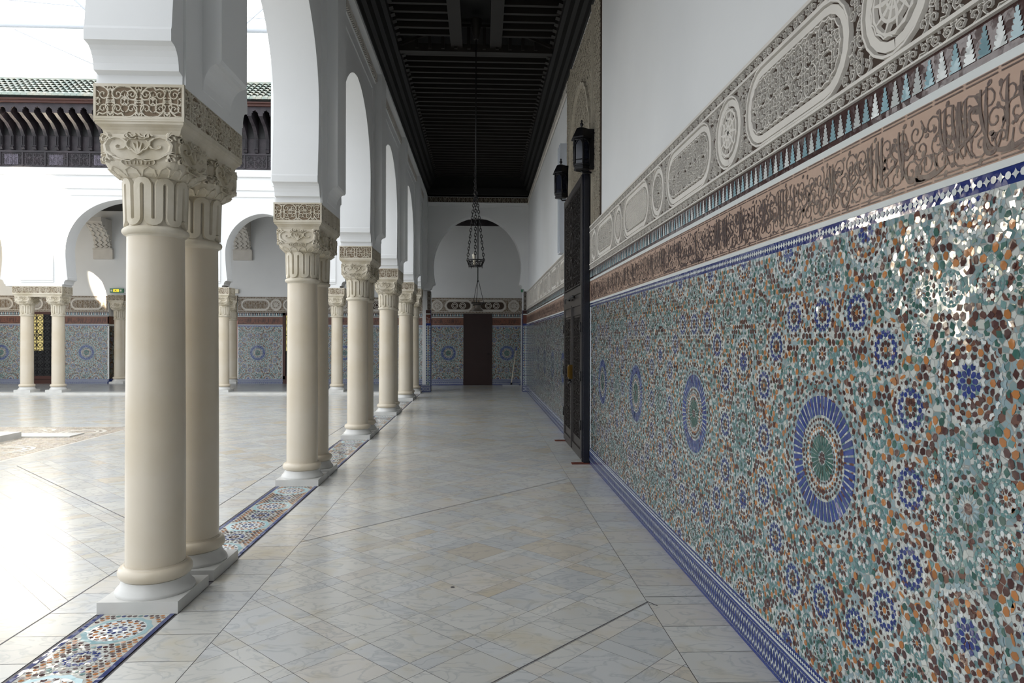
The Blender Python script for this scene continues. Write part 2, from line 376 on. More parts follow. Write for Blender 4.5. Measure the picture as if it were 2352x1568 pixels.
def med_big(o, x, y, r=.15):
    k = r/.15
    o.append((circ(x, y, .009*k, 8), BROWN)); zring(o, x, y, 8, .012*k, .036*k, BLUE, .013*k); zring(o, x, y, 8, .030*k, .050*k, BLUE, .015*k, 'arrow', .5)
    zring(o, x, y, 12, .046*k, .062*k, WHITE, .018*k, 'arrow'); zring(o, x, y, 12, .058*k, .078*k, BROWN, .018*k, 'arrow', .5)
    zring(o, x, y, 12, .078*k, .100*k, ORANGE, .018*k, 'petal'); zring(o, x, y, 12, .082*k, .098*k, BROWN, .018*k, 'petal', .5)
    zring(o, x, y, 20, .101*k, .117*k, BROWN, .018*k, 'arrow'); zring(o, x, y, 20, .112*k, .126*k, WHITE, .018*k, 'arrow', .5)
    zring(o, x, y, 20, .124*k, .138*k, PALE, .020*k, 'arrow'); zring(o, x, y, 20, .136*k, .152*k, GREEN, .018*k, 'arrow', .5)
def med_centre(o):
    x = y = 0
    zring(o, x, y, 8, .006, .026, BROWN, .009); o.append((circ(x, y, .005, 6), BROWN))
    zring(o, x, y, 24, .028, .086, GREEN, .0165, 'wedge')
    zring(o, x, y, 32, .090, .100, BROWN, .011, 'loz'); zring(o, x, y, 32, .101, .113, WHITE, .013, 'arrow', .5)
    zring(o, x, y, 32, .108, .121, ORANGE, .012, 'petal'); zring(o, x, y, 32, .121, .134, BROWN, .014, 'petal', .5)
    zring(o, x, y, 32, .134, .143, PALE, .012, 'loz'); zring(o, x, y, 48, .143, .156, BROWN, .011, 'petal', .5)
    o_ = []; zring(o_, x, y, 48, .166, .240, L(36, 57, 122), .0222, 'wedge'); o.extend(o_)
    zring(o, x, y, 48, .243, .262, PALE, .016, 'dart', .5)
    for q, (a, b, c, n, w, s, ph) in enumerate(((.252, .268, BROWN, 48, .015, 'petal', 0), (.270, .286, TEAL, 48, .017, 'arrow', .5), (.287, .302, BROWN, 40, .019, 'arrow', 0), (.302, .318, BROWN, 40, .017, 'petal', .5), (.320, .336, ORANGE, 32, .022, 'petal', 0))):
        zring(o, x, y, n, a, b, c, w, s, ph)
PW, PH = 1.615, 1.69
def make_panel():
    o = []; med = [(0, 0, .338)]; rnd = random.Random(11)
    def put(f, x, y, r, *a):
        for q in {(x, y), (-x, y), (x, -y), (-x, -y)}: f(o, q[0], q[1], r, *a); med.append((q[0], q[1], r+.004))
    med_centre(o)
    for i in range(16): a = 2*pi*i/16; med_small(o, .402*cos(a), .402*sin(a), .060); med.append((.402*cos(a), .402*sin(a), .064))
    for x, y in ((.245, .552), (0, .552), (.552, .245), (.552, 0), (.42, .425)): put(med_blue, x, y, .088)
    for q in range(len(med)):
        if abs(med[q][2]-.092) < 1e-6:
            mx_, my_, _ = med[q]; med[q] = (mx_, my_, .104)
            for i in range(8):
                a = (i+.5)*pi/4; px_, py_ = mx_+.103*cos(a), my_+.103*sin(a)
                o.append((petal(px_-.017*cos(a+pi/2), py_-.017*sin(a+pi/2), 0, .034, a+pi/2, .009), ORANGE))
    put(med_green, .59, .60, .088)
    for x, y in ((.735, .60), (.59, .745), (.445, .60)): put(med_small, x, y, .052)
    put(med_small, .59, .458, .045)
    put(med_green, PW/2, 0, .105); put(med_big, PW/2, .345, .15)
    for x, y in ((PW/2-.07, .135), (PW/2-.135, .06)): put(med_small, x, y, .048)
    put(med_big, .30, PH/2-.01, .15); put(med_green, 0, .745, .07); put(med_small, .11, .69, .045); put(med_big, PW/2, PH/2, .13)
    put(med_small, .65, .43, .0001) if False else None
    s = .0285; ny = int(PH/2/(s*.87))+1; nx = int(PW/2/s)+1
    def free(x, y, e=.009):
        return all((x-a)**2+(y-b)**2 > (r+e)**2 for a, b, r in med)
    pal = [BROWN, ORANGE, BROWN, GREEN, BROWN, TEAL, BROWN, ORANGE, GREEN]
    for j in range(ny+1):
        for i in range(nx+1):
            x = (i+.5*(j % 2))*s; y = j*s*.87
            if x > PW/2-.004 or y > PH/2-.006 or not free(x, y, .007): continue
            a, b, r = min(med, key=lambda q: hypot(x-q[0], y-q[1])-q[2]); an = atan2(y-b, x-a)+(pi/2 if (i+2*j) % 3 else 0)
            col = pal[(i*2+j*5) % 9]; sh = ('petal', 'loz', 'petal')[(i+j) % 3]
            for fx in (1, -1):
                for fy in (1, -1):
                    if (fx < 0 and x < .001) or (fy < 0 and y < .001): continue
                    p = petal(x-.0145*cos(an), y-.0145*sin(an), 0, .029, an, .0185, sh)
                    o.append(([(px*fx, py*fy) for px, py in p], col))
    return [(p, c, sum(q[0] for q in p)/len(p), sum(q[1] for q in p)/len(p)) for p, c in o]
PANEL = make_panel()
def mosaic(mb, ranges, zc, mapf, z0, z1):
    """ranges: (x0, x1, rosette centre). draws background + tiles"""
    for x0, x1, cx in ranges:
        mb.add([mapf(x0, z0, 0), mapf(x1, z0, 0), mapf(x1, z1, 0), mapf(x0, z1, 0)], [(0, 1, 2, 3)], 0, GROUT)
        e = .008
        for ti, (p, c, mx, my) in enumerate(PANEL):
            if x0-1e-4 <= cx+mx < x1-1e-4 and z0+e < zc+my < z1-e:
                mb.add([mapf(cx+a, zc+b, .0007+(ti % 19)*3e-5) for a, b in p], [tuple(range(len(p)))], 0, c)
def star_strip(mb, x0, x1, z0, z1, mapf, vert=False):
    F = (lambda a, b, h: mapf(b, a, h)) if vert else mapf
    w = z1-z0; mb.add([F(x0, z0, 0), F(x1, z0, 0), F(x1, z1, 0), F(x0, z1, 0)], [(0, 1, 2, 3)], 0, BLUE)
    n = max(1, round((x1-x0)/(w*.55))); s = (x1-x0)/n; zc = (z0+z1)/2
    for i in range(n):
        x = x0+(i+.5)*s
        if i % 2: p = [(x-s*.55, zc), (x-s*.2, zc-s*.2), (x, zc-s*.55), (x+s*.2, zc-s*.2), (x+s*.55, zc), (x+s*.2, zc+s*.2), (x, zc+s*.55), (x-s*.2, zc+s*.2)]
        else: p = circ(x, zc, s*.42, 8)
        mb.add([F(a, b, .002) for a, b in p], [tuple(range(8))], 0, WHITE)
def base_tiles(mb, x0, x1, mapf, z0=0.):
    q = lambda a, b, c, d, col, h: mb.add([mapf(a, z0+c, h), mapf(b, z0+c, h), mapf(b, z0+d, h), mapf(a, z0+d, h)], [(0, 1, 2, 3)], 0, col)
    q(x0, x1, 0, .158, WHITE, .0); q(x0, x1, 0, .016, BLUE, .002); q(x0, x1, .142, .154, BLUE, .002)
    s = .031; n = int((x1-x0)/s); s = (x1-x0)/max(n, 1)
    for i in range(n):
        x = x0+(i+.5)*s
        zc = z0+.079; p = [(x, zc-.036), (x+.010, zc-.018), (x+.007, zc), (x+.010, zc+.018), (x, zc+.036), (x-.010, zc+.018), (x-.007, zc), (x-.010, zc-.018)]
        mb.add([mapf(a, b, .002) for a, b in p], [tuple(range(8))], 0, BLUE)
        xx = x+s*.5
        for zz in (z0+.033, z0+.125, ):
            p = [(xx, zz-.017), (xx+.011, zz), (xx, zz+.017), (xx-.011, zz)]; mb.add([mapf(a, b, .002) for a, b in p], [(0, 1, 2, 3)], 0, BLUE)
        for zz in (z0+.079,):
            p = [(xx, zz-.012), (xx+.006, zz), (xx, zz+.012), (xx-.006, zz)]; mb.add([mapf(a, b, .002) for a, b in p], [(0, 1, 2, 3)], 0, BLUE)
        for zz in (z0+.024, z0+.134):
            p = [(x, zz-.009), (x+.008, zz), (x, zz+.009), (x-.008, zz)]; mb.add([mapf(a, b, .002) for a, b in p], [(0, 1, 2, 3)], 0, BLUE)
    q(x0, x1, .158, .166, WHITE, .004); star_strip(mb, x0, x1, z0+.166, z0+.2, mapf)
DB = L(62, 40, 38)
def crenel(mb, x0, x1, mapf, mz=.0):
    q = lambda a, b, c, d, col, h=0.: mb.add([mapf(a, c, h), mapf(b, c, h), mapf(b, d, h), mapf(a, d, h)], [(0, 1, 2, 3)], 0, col)
    q(x0, x1, 2.225, 2.336, DB)
    s = .056; n = max(1, int((x1-x0)/s)); s = (x1-x0)/n
    for i in range(n):
        x = x0+(i+.5)*s; z = 2.245; h = .084; p = []; k = 6
        for j in range(k):
            w = s*.5*(1-j/k)**.9*.80+.0015; w2 = s*.5*(1-(j+.6)/k)*.62
            p += [(w, z+h*j/k), (w, z+h*(j+.55)/k), (w2*.86, z+h*(j+.55)/k)]
        o = [(x+a, b) for a, b in p]+[(x, z+h)]+[(x-a, b) for a, b in p[::-1]]
        mb.add([mapf(a, b, .002) for a, b in o], [tuple(range(len(o)))], 0, WHITE if i % 2 else L(128, 160, 168))
TAN = L(168, 140, 122); INK = L(58, 36, 32)
def inscription(mb, x0, x1, mapf, seed=5, lo=False):
    TAN = L(112, 70, 52) if lo else L(168, 140, 122)
    rnd = random.Random(seed)
    q = lambda a, b, c, d, col, h=0.: mb.add([mapf(a, c, h), mapf(b, c, h), mapf(b, d, h), mapf(a, d, h)], [(0, 1, 2, 3)], 0, col)
    q(x0, x1, 1.955, 2.2, TAN); q(x0, x1, 2.2, 2.225, WHITE); q(x0, x1, 1.935, 1.955, WHITE, .002)
    for z in (1.96, 2.182):
        for d in (0, .011):
            x = x0
            while x < x1:
                e = min(x+.13, x1); q(x, e-.012, z+d, z+d+.004, INK, .002); x = e
    F = lambda a, b, h: mapf(a, b, h)
    def st(p, w, h=.002): mb.ribbon(p, w, h, F, 0, col=INK, flat=True)
    def curve(c, n=8):
        out = []
        for i in range(n+1):
            t = i/n; out.append(((1-t)**3*c[0][0]+3*(1-t)**2*t*c[1][0]+3*(1-t)*t*t*c[2][0]+t**3*c[3][0], (1-t)**3*c[0][1]+3*(1-t)**2*t*c[1][1]+3*(1-t)*t*t*c[2][1]+t**3*c[3][1]))
        return out
    def pen(c, w, n=8): p = curve(c, n); st(p, [w*(.35+.65*sin(pi*min(1, .12+i/n*.9))) for i in range(n+1)])
    zb = 1.985; x = x0+.03
    while x < x1-.09:
        k = rnd.random(); zz = zb+rnd.choice((0, .0, .05, .09, .12)); x -= .012
        if k < .34:
            top = zb+.165+rnd.random()*.012; pen([(x, top), (x+.008, top-.06), (x-.006, zb+.07), (x+.003, zb+.015)], .012)
            if rnd.random() < .6: pen([(x+.022, top), (x+.03, top-.06), (x+.014, zb+.06), (x-.02, zb+.01)], .012)
            x += .042
        elif k < .56:
            pen([(x+.05, zz+.05), (x+.06, zz-.015), (x+.0, zz-.02), (x-.01, zz+.045)], .013); mb.add([mapf(a, b, .002) for a, b in circ(x+.022, zz+.032, .0055, 4)], [(0, 1, 2, 3)], 0, INK); x += .055
        elif k < .74:
            p = circ(x+.014, zz+.028, .013, 10); mb.ribbon(p, .009, .002, F, 0, True, INK, True); pen([(x+.026, zz+.026), (x+.03, zz-.01), (x, zz-.02), (x-.022, zz-.004)], .011); x += .036
        elif k < .9:
            pen([(x-.01, zb+.13), (x+.05, zb+.155), (x+.05, zb+.10), (x+.0, zb+.085)], .012); pen([(x, zb+.085), (x+.03, zb+.05), (x+.07, zb+.06), (x+.085, zb+.02)], .011); x += .06
        else:
            pen([(x-.03, zb+.01), (x+.02, zb-.012), (x+.07, zb-.008), (x+.1, zb+.02)], .014)
            for d in (0, .016): mb.add([mapf(a, b, .002) for a, b in circ(x+.02+d, zb+.055, .006, 4)], [(0, 1, 2, 3)], 0, INK)
            x += .05
    if not lo:
        x = x0+.03; i = 0
        while x < x1-.03:
            zc = zb+.03+.055*(i % 3)
            p = []
            for j in range(13): t = j/12; r = .036*(1-t)+.004; a = i*1.3+2*pi*1.35*t*(1 if i % 2 else -1); p.append((x+r*cos(a), zc+r*sin(a)))
            mb.ribbon(p, .0055, .0012, F, 0, col=INK, flat=True)
            for q2 in range(3):
                a = i+q2*2.1; mb.add([mapf(u, v, .0012) for u, v in petal(x+.036*cos(a), zc+.036*sin(a), 0, .022, a+1, .012)], [tuple(range(6))], 0, INK)
            x += .025; i += 1

# mapping onto walls: (along, height, out)
def on_right(x): return lambda a, z, h: (x-h, a, z)
def on_back(y): return lambda a, z, h: (a, y-h, z)
def dado(root, ranges_m, strips, mapf, zc, pre, seed, lo=False, items=None, x0=None, x1=None, zf=0.):
    """full dado for one wall: children of root"""
    a = MB(); mosaic(a, ranges_m, zc, mapf, .2+zf, 1.89)
    for s0, s1 in strips: star_strip(a, s0, s1, 1.89, 1.935, mapf)
    a.build('tile_mosaic', 'zellige', root, attrs=True, seed=seed, jit=.18)
    b = MB()
    for s0, s1 in strips: base_tiles(b, s0, s1, mapf, zf)
    b.build('tile_baseboard', 'zellige', root, attrs=True, seed=seed+1)
    c = MB()
    for k, (s0, s1) in enumerate(strips): inscription(c, s0, s1, mapf, seed+k, lo)
    c.build('inscription_frieze', 'excised', root, attrs=True, seed=seed+2, jit=.12)
    d = MB()
    for s0, s1 in strips: crenel(d, s0, s1, mapf)
    d.build('crenellated_tile_border', 'zellige', root, attrs=True, seed=seed+3, jit=.22)

# ------------------------------------------------------------------ key dimensions
XR = 1.317            # tiled face of the right wall
YT = 19.95            # transverse arch wall
YB = 22.8             # back wall
YG = 19.15            # far arcade front plane
PAIR = [4.345+3.29*k for k in range(5)]     # centres of the column pairs (Y)
CX = -1.862

# ------------------------------------------------------------------ floor
def clip(poly, x0, x1, y0, y1):
    for ax, lim, sg in ((0, x0, 1), (0, x1, -1), (1, y0, 1), (1, y1, -1)):
        out = []; n = len(poly)
        for i in range(n):
            a = poly[i]; b = poly[(i+1) % n]; da = sg*(a[ax]-lim); db = sg*(b[ax]-lim)
            if da >= 0: out.append(a)
            if da*db < 0:
                t = da/(da-db); out.append((a[0]+(b[0]-a[0])*t, a[1]+(b[1]-a[1])*t))
        poly = out
        if len(poly) < 3: return None
    return poly
fl = MB(); frnd = random.Random(21)
def marb():
    k = frnd.random(); j = 1+.06*(frnd.random()*2-1)
    c = L(200, 199, 194) if k < .5 else (L(194, 195, 194) if k < .78 else (L(201, 197, 190) if k < .96 else L(200, 192, 178)))
    return (c[0]*j, c[1]*j, c[2]*j, 1)
fl.add([(-18, -9, -.003), (2.2, -9, -.003), (2.2, 27, -.003), (-18, 27, -.003)], [(0, 1, 2, 3)], 1)
def diag(x0, x1, y0, y1, rects_out=()):
    per = .59; wb = .155; g = .0015
    c1s = 4.588; c2s = 4.53
    def cells(lo, hi, start):
        k = math.floor((lo-start)/per)-1; out = []
        while start+k*per < hi: out += [(start+k*per, start+k*per+wb), (start+k*per+wb, start+(k+1)*per)]; k += 1
        return out
    for a0, a1 in cells(y0-x1, y1-x0, c1s):
        for b0, b1 in cells(x0+y0, x1+y1, c2s):
            cm = ((b0+b1-a0-a1)/4, (b0+b1+a0+a1)/4)
            if not (x0-.6 < cm[0] < x1+.6 and y0-.6 < cm[1] < y1+.6): continue
            p = [((bb-aa)/2, (bb+aa)/2) for aa, bb in ((a0+g, b0+g), (a0+g, b1-g), (a1-g, b1-g), (a1-g, b0+g))]
            p = clip(p, x0+g, x1-g, y0+g, y1-g)
            if not p: continue
            if any(r[0] < cm[0] < r[1] and r[2] < cm[1] < r[3] for r in rects_out): continue
            fl.add([(x, y, 0) for x, y in p], [tuple(range(len(p)))], 0, marb())
def strip(x0, x1, y0, y1, step, along='y', z=0.):
    g = .0018; t = y0 if along == 'y' else x0; end = y1 if along == 'y' else x1
    while t < end-.01:
        e = min(t+step, end)
        r = (x0+g, x1-g, t+g, e-g) if along == 'y' else (t+g, e-g, y0+g, y1-g)
        fl.add([(r[0], r[2], z), (r[1], r[2], z), (r[1], r[3], z), (r[0], r[3], z)], [(0, 1, 2, 3)], 0, marb()); t = e
diag(-1.325, .955, -6, YB+.1)
strip(-1.645, -1.325, -6, YB, .30); strip(.955, 1.36, -6, YB, .30); strip(-2.345, -2.08, -6, 19.0, .30)
diag(-5.44, -2.345, -3, 19.0); diag(-17.5, -5.44, 12.46, 19.0)
strip(-5.8, -5.44, -3, 12.46, .5); strip(-17.5, -5.8, 12.1, 12.46, .6, 'x')
floor = fl.build('floor', ['marble', 'joint'], attrs=True, jit=.0)
S(floor)
# black expansion joints
j = MB()
def jline(xa, ya, xb, yb, w=.006):
    l = hypot(xb-xa, yb-ya); nx, ny = -(yb-ya)/l*w, (xb-xa)/l*w
    j.add([(xa+nx, ya+ny, .0012), (xb+nx, yb+ny, .0012), (xb-nx, yb-ny, .0012), (xa-nx, ya-ny, .0012)], [(0, 1, 2, 3)])
for c in (2.985, 6.525, 10.065, 13.6): jline(-1.325, c-1.325, .955, c+.955, .0022 if c > 3 else .0032)
jline(.955, 3.95, 1.0, 3.88, .004); jline(.96, 4.02, XR, 4.02, .002)
jline(-5.44, 8.43, -2.345, 5.335, .004); jline(-2.345, -3, -2.345, 19, .004)
j.add([(-.166+.013*cos(a*pi/6), 4.22+.013*sin(a*pi/6), .0015) for a in range(12)], [tuple(range(12))])
S(j.build('expansion_joint', 'joint', floor))
# mosaic strip between the columns
ms = MB(); mapf = lambda a, b, h: (a, b, .001+h*.6)
def strip_mosaic(y0, y1, cyc):
    x0, x1 = -2.06, -1.66; cx = (x0+x1)/2
    ms.add([mapf(x0, y0, 0), mapf(x1, y0, 0), mapf(x1, y1, 0), mapf(x0, y1, 0)], [(0, 1, 2, 3)], 0, L(186, 186, 178))
    for a, b in ((x0, x0+.024), (x1-.024, x1)): ms.add([mapf(a, y0, .002), mapf(b, y0, .002), mapf(b, y1, .002), mapf(a, y1, .002)], [(0, 1, 2, 3)], 0, L(50, 60, 108))
    med = []; o = []
    k = -4
    while k <= 4:
        y = cyc+k*.32
        if k % 2 == 0: med_blue(o, cx, y, .11); med.append((cx, y, .115))
        else:
            p1 = [(cx+.168*(1 if q % 2 else .93)*cos(q*pi/12), y+.168*(1 if q % 2 else .93)*sin(q*pi/12)) for q in range(24)]
            o.append((p1, CYAN)); o.append((circ(cx, y, .135, 24), WHITE))
            zring(o, cx, y, 16, .105, .132, BROWN, .022, 'arrow'); zring(o, cx, y, 16, .085, .112, ORANGE, .022, 'petal', .5)
            zring(o, cx, y, 12, .055, .078, BROWN, .018, 'arrow'); zring(o, cx, y, 8, .02, .05, BLUE, .018); med.append((cx, y, .172))
        k += 1
    s = .029; i = 0; yy = y0+.015
    while yy < y1-.01:
        q = 0; xx = x0+.04+(s/2 if i % 2 else 0)
        while xx < x1-.03:
            if all(hypot(xx-a, yy-b) > r+.006 for a, b, r in med):
                side = abs(xx-cx) > .1
                o.append((petal(xx-.011, yy, 0, .025, 0, .019, 'petal'), (ORANGE if (q+i) % 2 else BROWN) if side else (BROWN, TEAL, BLUE, BROWN)[(i+q) % 4]))
            xx += s; q += 1
        yy += s*.87; i += 1
    lv = 0
    for p, c in o:
        my = sum(b for a, b in p)/len(p)
        if y0+.01 < my < y1-.01:
            lv = .002 if c not in (CYAN,) and len(p) < 24 else (.001 if c == CYAN else .0015)
            if max(b for a, b in p) > y1 or min(b for a, b in p) < y0: p = clip(p, x0, x1, y0, y1)
            if p: ms.add([mapf(a, b, lv) for a, b in p], [tuple(range(len(p)))], 0, c)
ends = [1.055]+PAIR
for a, b in zip(ends, PAIR+[19.36]):
    strip_mosaic(a+.475, b-(.475 if b < 19 else .25), (a+b)/2 if b < 19 else 18.3)
S(ms.build('mosaic_strip', 'zellige', floor, attrs=True, seed=9, jit=.15))
# court mosaic field with basin
cm = MB(); crn = random.Random(4)
cm.add([(-17.5, -3, .0), (-5.8, -3, .0), (-5.8, 12.1, .0), (-17.5, 12.1, .0)], [(0, 1, 2, 3)], 0, L(196, 190, 180))
yy = 6.0
while yy < 12.05:
    xx = -11.5
    while xx < -5.85:
        if not (-8.7 < xx < -6.9 and yy < 10.85):
            a = crn.random()*6; c = crn.choice([L(176, 160, 140), L(150, 140, 124), L(190, 176, 156), L(168, 156, 150), L(140, 122, 100)])
            cm.add([(px, py, .002) for px, py in petal(xx-.03*cos(a), yy-.03*sin(a), 0, .07, a, .045)], [tuple(range(6))], 0, c)
        xx += .075
    yy += .065
for cxx, r in ((-6.35, .32), (-7.3, .4)):
    for cyy in ((8.3, 9.6, 11.4) if cxx > -7 else (11.5,)):
        for rr in (r, r*.7): cm.ribbon(circ(cxx, cyy, rr, 28), .05, .003, lambda a, b, h: (a, b, h), 0, True, L(214, 208, 196), True)
S(cm.build('court_mosaic_field', 'excised', floor, attrs=True, seed=5))

# ------------------------------------------------------------------ columns
def col_profile(shaft=True): pass
def make_column(loc, label, zs=1., group='paired marble columns of the arcade'):
    t = empty('marble_column', loc, label, 'column', group)
    p = MB(); h = .216
    p.prism([(-h, -h), (h, -h), (h, h), (-h, h)], 0, .066, 'z'); p.build('plinth', 'basewhite', t)
    b = MB(); b.lathe([(.208, .066), (.210, .074), (.206, .085), (.188, .105), (.176, .128), (.172, .142)], n=40); b.build('bell_base', 'basewhite', t)
    b = MB(); b.lathe([(.168, .140)]+[(.170+.026*sin(pi*i/8), .145+.068*(1-cos(pi*i/8))/2) for i in range(9)]+[(.163, .216), (.163, .224)], n=40); b.build('torus_ring', 'shaft', t)
    s = MB(); s.lathe([(.1575, .222), (.1565, .9), (.153, 1.6), (.150, 2.075)], n=48); s.build('shaft', 'shaft', t)
    c = MB(); c.lathe([(.151, 2.07), (.153, 2.078)]+[(.156+.019*sin(pi*i/8), 2.08+.042*(1-cos(pi*i/8))/2) for i in range(9)]+[(.156, 2.126)], n=40); c.build('neck_ring', 'capital', t)
    # capital: fluted drum with serpentine band, carved bell
    k = MB(); k.lathe([(.146, 2.122), (.147, 2.2), (.150, 2.34), (.158, 2.40)], n=40)
    nU = 9; pts = []
    for i in range(nU):
        a0 = 2*pi*i/nU; da = 2*pi/nU
        for q in range(9): t_ = q/8; pts.append((a0+da*.25*(1-cos(pi*t_))*1.0, 2.168-.026*sin(pi*t_)))
        for q in range(9): t_ = q/8; pts.append((a0+da*.5+da*.25*(1-cos(pi*t_)), 2.345+.028*sin(pi*t_)))
    def mc(a, z, hh): r = .148+(z-2.13)*.03+hh; return (r*cos(a), r*sin(a), z)
    # ribbon in (angle*R, z) space
    k.ribbon([(a*.15, z) for a, z in pts], .034, .017, lambda u, z, hh: mc(u/.15, z, hh), closed=True) if False else None
    segs = [(a*.15, z) for a, z in pts]+[(2*pi*.15+pts[0][0]*.15, pts[0][1])]
    kk = MB(); kk.ribbon(segs, .047, .017, lambda u, z, hh: mc(u/.15, z, hh), bev=.68)
    def sup(a, v):
        n = 2+7*min(1, v*2.6); ra = .158+.046*min(1., sqrt(max(0., v)*3.))
        if v > .35: ra = .204+.004*(v-.35)
        c_, s_ = abs(cos(a)), abs(sin(a)); return ra/((c_**n+s_**n)**(1/n))
    def mcap(a, v, hh): r = sup(a, v)+hh; return (r*cos(a), r*sin(a), 2.385+.225*v)
    NA, NV = 72, 12; vs = [mcap(2*pi*i/NA, jv/NV, 0) for jv in range(NV+1) for i in range(NA)]
    k.add(vs, [(q*NA+i, q*NA+(i+1) % NA, (q+1)*NA+(i+1) % NA, (q+1)*NA+i) for q in range(NV) for i in range(NA)], 0, smooth=False)
    k.add(vs[-NA:], [tuple(range(NA))], 0); k.add(vs[:NA], [tuple(range(NA))[::-1]], 0)
    cap = k.build('capital', 'capital', t); kk.build('fluted_band', 'capital', cap); k = MB()
    for i in range(4):
        a = i*pi/2
        mface = lambda u, v, hh, a=a: mcap(a+math.atan(u/.204), v, hh)
        arab_fill(k, -.20, 0, .40, 1.0, .3, lambda u, v, hh: mface(u, v, hh), .012, wf=.13/.3*1.3) if False else None
        for sx in (-1, 1):
            cx, cz = sx*.10, .72
            for p_, w_ in CELLS[1]: k.ribbon([(cx+x*.19*sx, cz+y*.62) for x, y in p_], [w*.27 for w in w_], .017, lambda u, v, hh, a=a: mcap(a+math.atan(u/.204), v, hh))
        for cx, cz, sc_ in ((-.165, .86, .07), (.165, .86, .07), (-.05, .93, .05), (.05, .93, .05), (-.165, .36, .06), (.165, .36, .06)):
            p_ = [(cx+(1-i/9)*sc_*.5*cos(i*.9), cz+(1-i/9)*sc_*1.7*sin(i*.9)) for i in range(10)]; k.ribbon(p_, [.016*(1-.05*i) for i in range(10)], .02, mface)
        for q in range(5):
            an = pi*(.18+.16*q); k.ribbon([(0, .5), (.02*cos(an), .5+.12*sin(an)), (.045*cos(an), .5+.32*sin(an))], [.006, .02, .006], .016, mface)
        o = stadium(0, 0, .085, .022, 6); k.ribbon([(x, .32+y*3.2) for x, y in o], .010, .014, mface, closed=True)
        for q in range(7): x = -.06+.02*q; k.ribbon([(x, .28), (x+.004*(q % 3-1), .36)], .006, .010, mface)
        for q in range(4):
            x = -.15+.1*q; k.ribbon([(x-.045, .02), (x-.03, .16), (x, .22), (x+.03, .16), (x+.045, .02)], .016, .010, mface)
    k.build('carved_foliage', 'capital', cap)
    t.scale = (1, 1, zs)
    return t
def copy_tree(o, parent=None):
    c = o.copy(); COL.objects.link(c); c.parent = parent
    for ch in [x for x in bpy.data.objects if x.parent == o]: copy_tree(ch, c)
    return c
ordn = ['nearest', 'second', 'third', 'fourth', 'fifth']
proto = make_column((CX, PAIR[0]-.2575, 0), 'large cream marble column nearest the camera, on a square white plinth')
GN = 'paired marble columns along the corridor'; proto['group'] = GN
cl = ['', 'large cream marble column right behind the nearest column, same pair']
for k, y in enumerate(PAIR):
    for q, dy in enumerate((-.2575, .2575)):
        if k == 0 and q == 0: continue
        c = copy_tree(proto); c.location = (CX, y+dy, 0)
        if k == 0: c['label'] = cl[1]
        else: c['label'] = 'cream marble column, %s one of the %s pair counting from the camera along the corridor' % (('front', 'rear')[q], ordn[k])
YC = YG+.22
c = copy_tree(proto); c.location = (CX, 19.36, 0); c['label'] = 'last single cream column where the corridor arcade meets the far arcade'
FX = [(-12.23, 'left column of the far pair at the left edge, beside the gilded window'), (-11.41, 'right column of the far pair at the left edge, beside the big round mosaic'),
      (-7.85, 'far arcade column mostly hidden behind the nearest columns'), (-7.03, 'far arcade column just right of the two nearest columns'),
      (-4.77, 'far arcade column hidden behind the second column pair'), (-3.95, 'slim far arcade column seen between second and third column pairs')]
for x, lab in FX:
    c = copy_tree(proto); c.location = (x, YC, .05); c.scale = (1, 1, .981); c['label'] = lab; c['group'] = 'columns of the far arcade'
for x, lab in ((-11.62, 'shaded column at the left side of the entrance opening in the far gallery'), (-8.06, 'shaded column at the right side of the entrance opening in the far gallery')):
    c = copy_tree(proto); c.location = (x, 22.98, .05); c.scale = (1, 1, .981); c['label'] = lab; c['group'] = 'columns of the gallery entrance'

# impost blocks
def make_impost(hx, hy, label, loc, grp, cols):
    t = empty('impost_block', loc, label, 'impost block', grp)
    a = MB()
    # cavetto under the frieze
    prof = [(.206, 2.606), (.206, 2.62), (.210, 2.64), (.220, 2.655), (.236, 2.668), (.236, 2.68), (.242, 2.682), (.242, 2.692)]
    ex = hx-.242; ey = hy-.242
    rings = [[(-r-ex, -r-ey), (r+ex, -r-ey), (r+ex, r+ey), (-r-ex, r+ey)] for r, z in prof]
    vs = [(x, y, prof[i][1]) for i, rg in enumerate(rings) for x, y in rg]; n = len(prof)
    a.add(vs, [(i*4+q, i*4+(q+1) % 4, (i+1)*4+(q+1) % 4, (i+1)*4+q) for i in range(n-1) for q in range(4)]); a.add(vs[:4], [(3, 2, 1, 0)])
    a.build('abacus_moulding', 'capital', t)
    b = MB(); b.box(-hx+.008, hx-.008, -hy+.008, hy-.008, 2.692, 2.884, 1)
    for (h1, w) in ((hx, hy), (hy, hx)):
        for s in (-1, 1):
            if h1 is hx and w is hy: mf = lambda u, z, hh, s=s: (u*s*-1 if False else u, s*(hy-.008+hh), z)
            else: mf = lambda u, z, hh, s=s: (s*(hx-.008+hh), u, z)
            for z, ww in ((2.700, .016), (2.876, .016)): b.ribbon([(-h1, z), (h1, z)], ww, .008, mf, 0, bev=.95)
            for x in (-h1+.007, h1-.007): b.ribbon([(x, 2.692), (x, 2.884)], .014, .008, mf, 0, bev=.95)
            nc = max(4, 2*round(h1*2/.17)); cw = (h1*2-.03)/nc
            arab_fill(b, -h1+.015, h1-.015, 2.71, 2.866, .078, mf, .009, 0, wf=1.5)
            for i in range(nc+1):
                x = -h1+.015+i*cw
                if i % 2: b.ribbon([(x, 2.71), (x-.026, 2.755), (x-.02, 2.80), (x, 2.865), (x+.02, 2.80), (x+.026, 2.755), (x, 2.71)], .008, .009, mf, 0)
                elif 0 < i < nc:
                    for q in range(6): an = q*pi/3+.5; b.ribbon([(x, 2.81), (x+.022*cos(an), 2.81+.022*sin(an))], [.008, .003], .009, mf, 0)
    b.build('carved_frieze', ['capital', 'frieze_ground'], t)
    return t
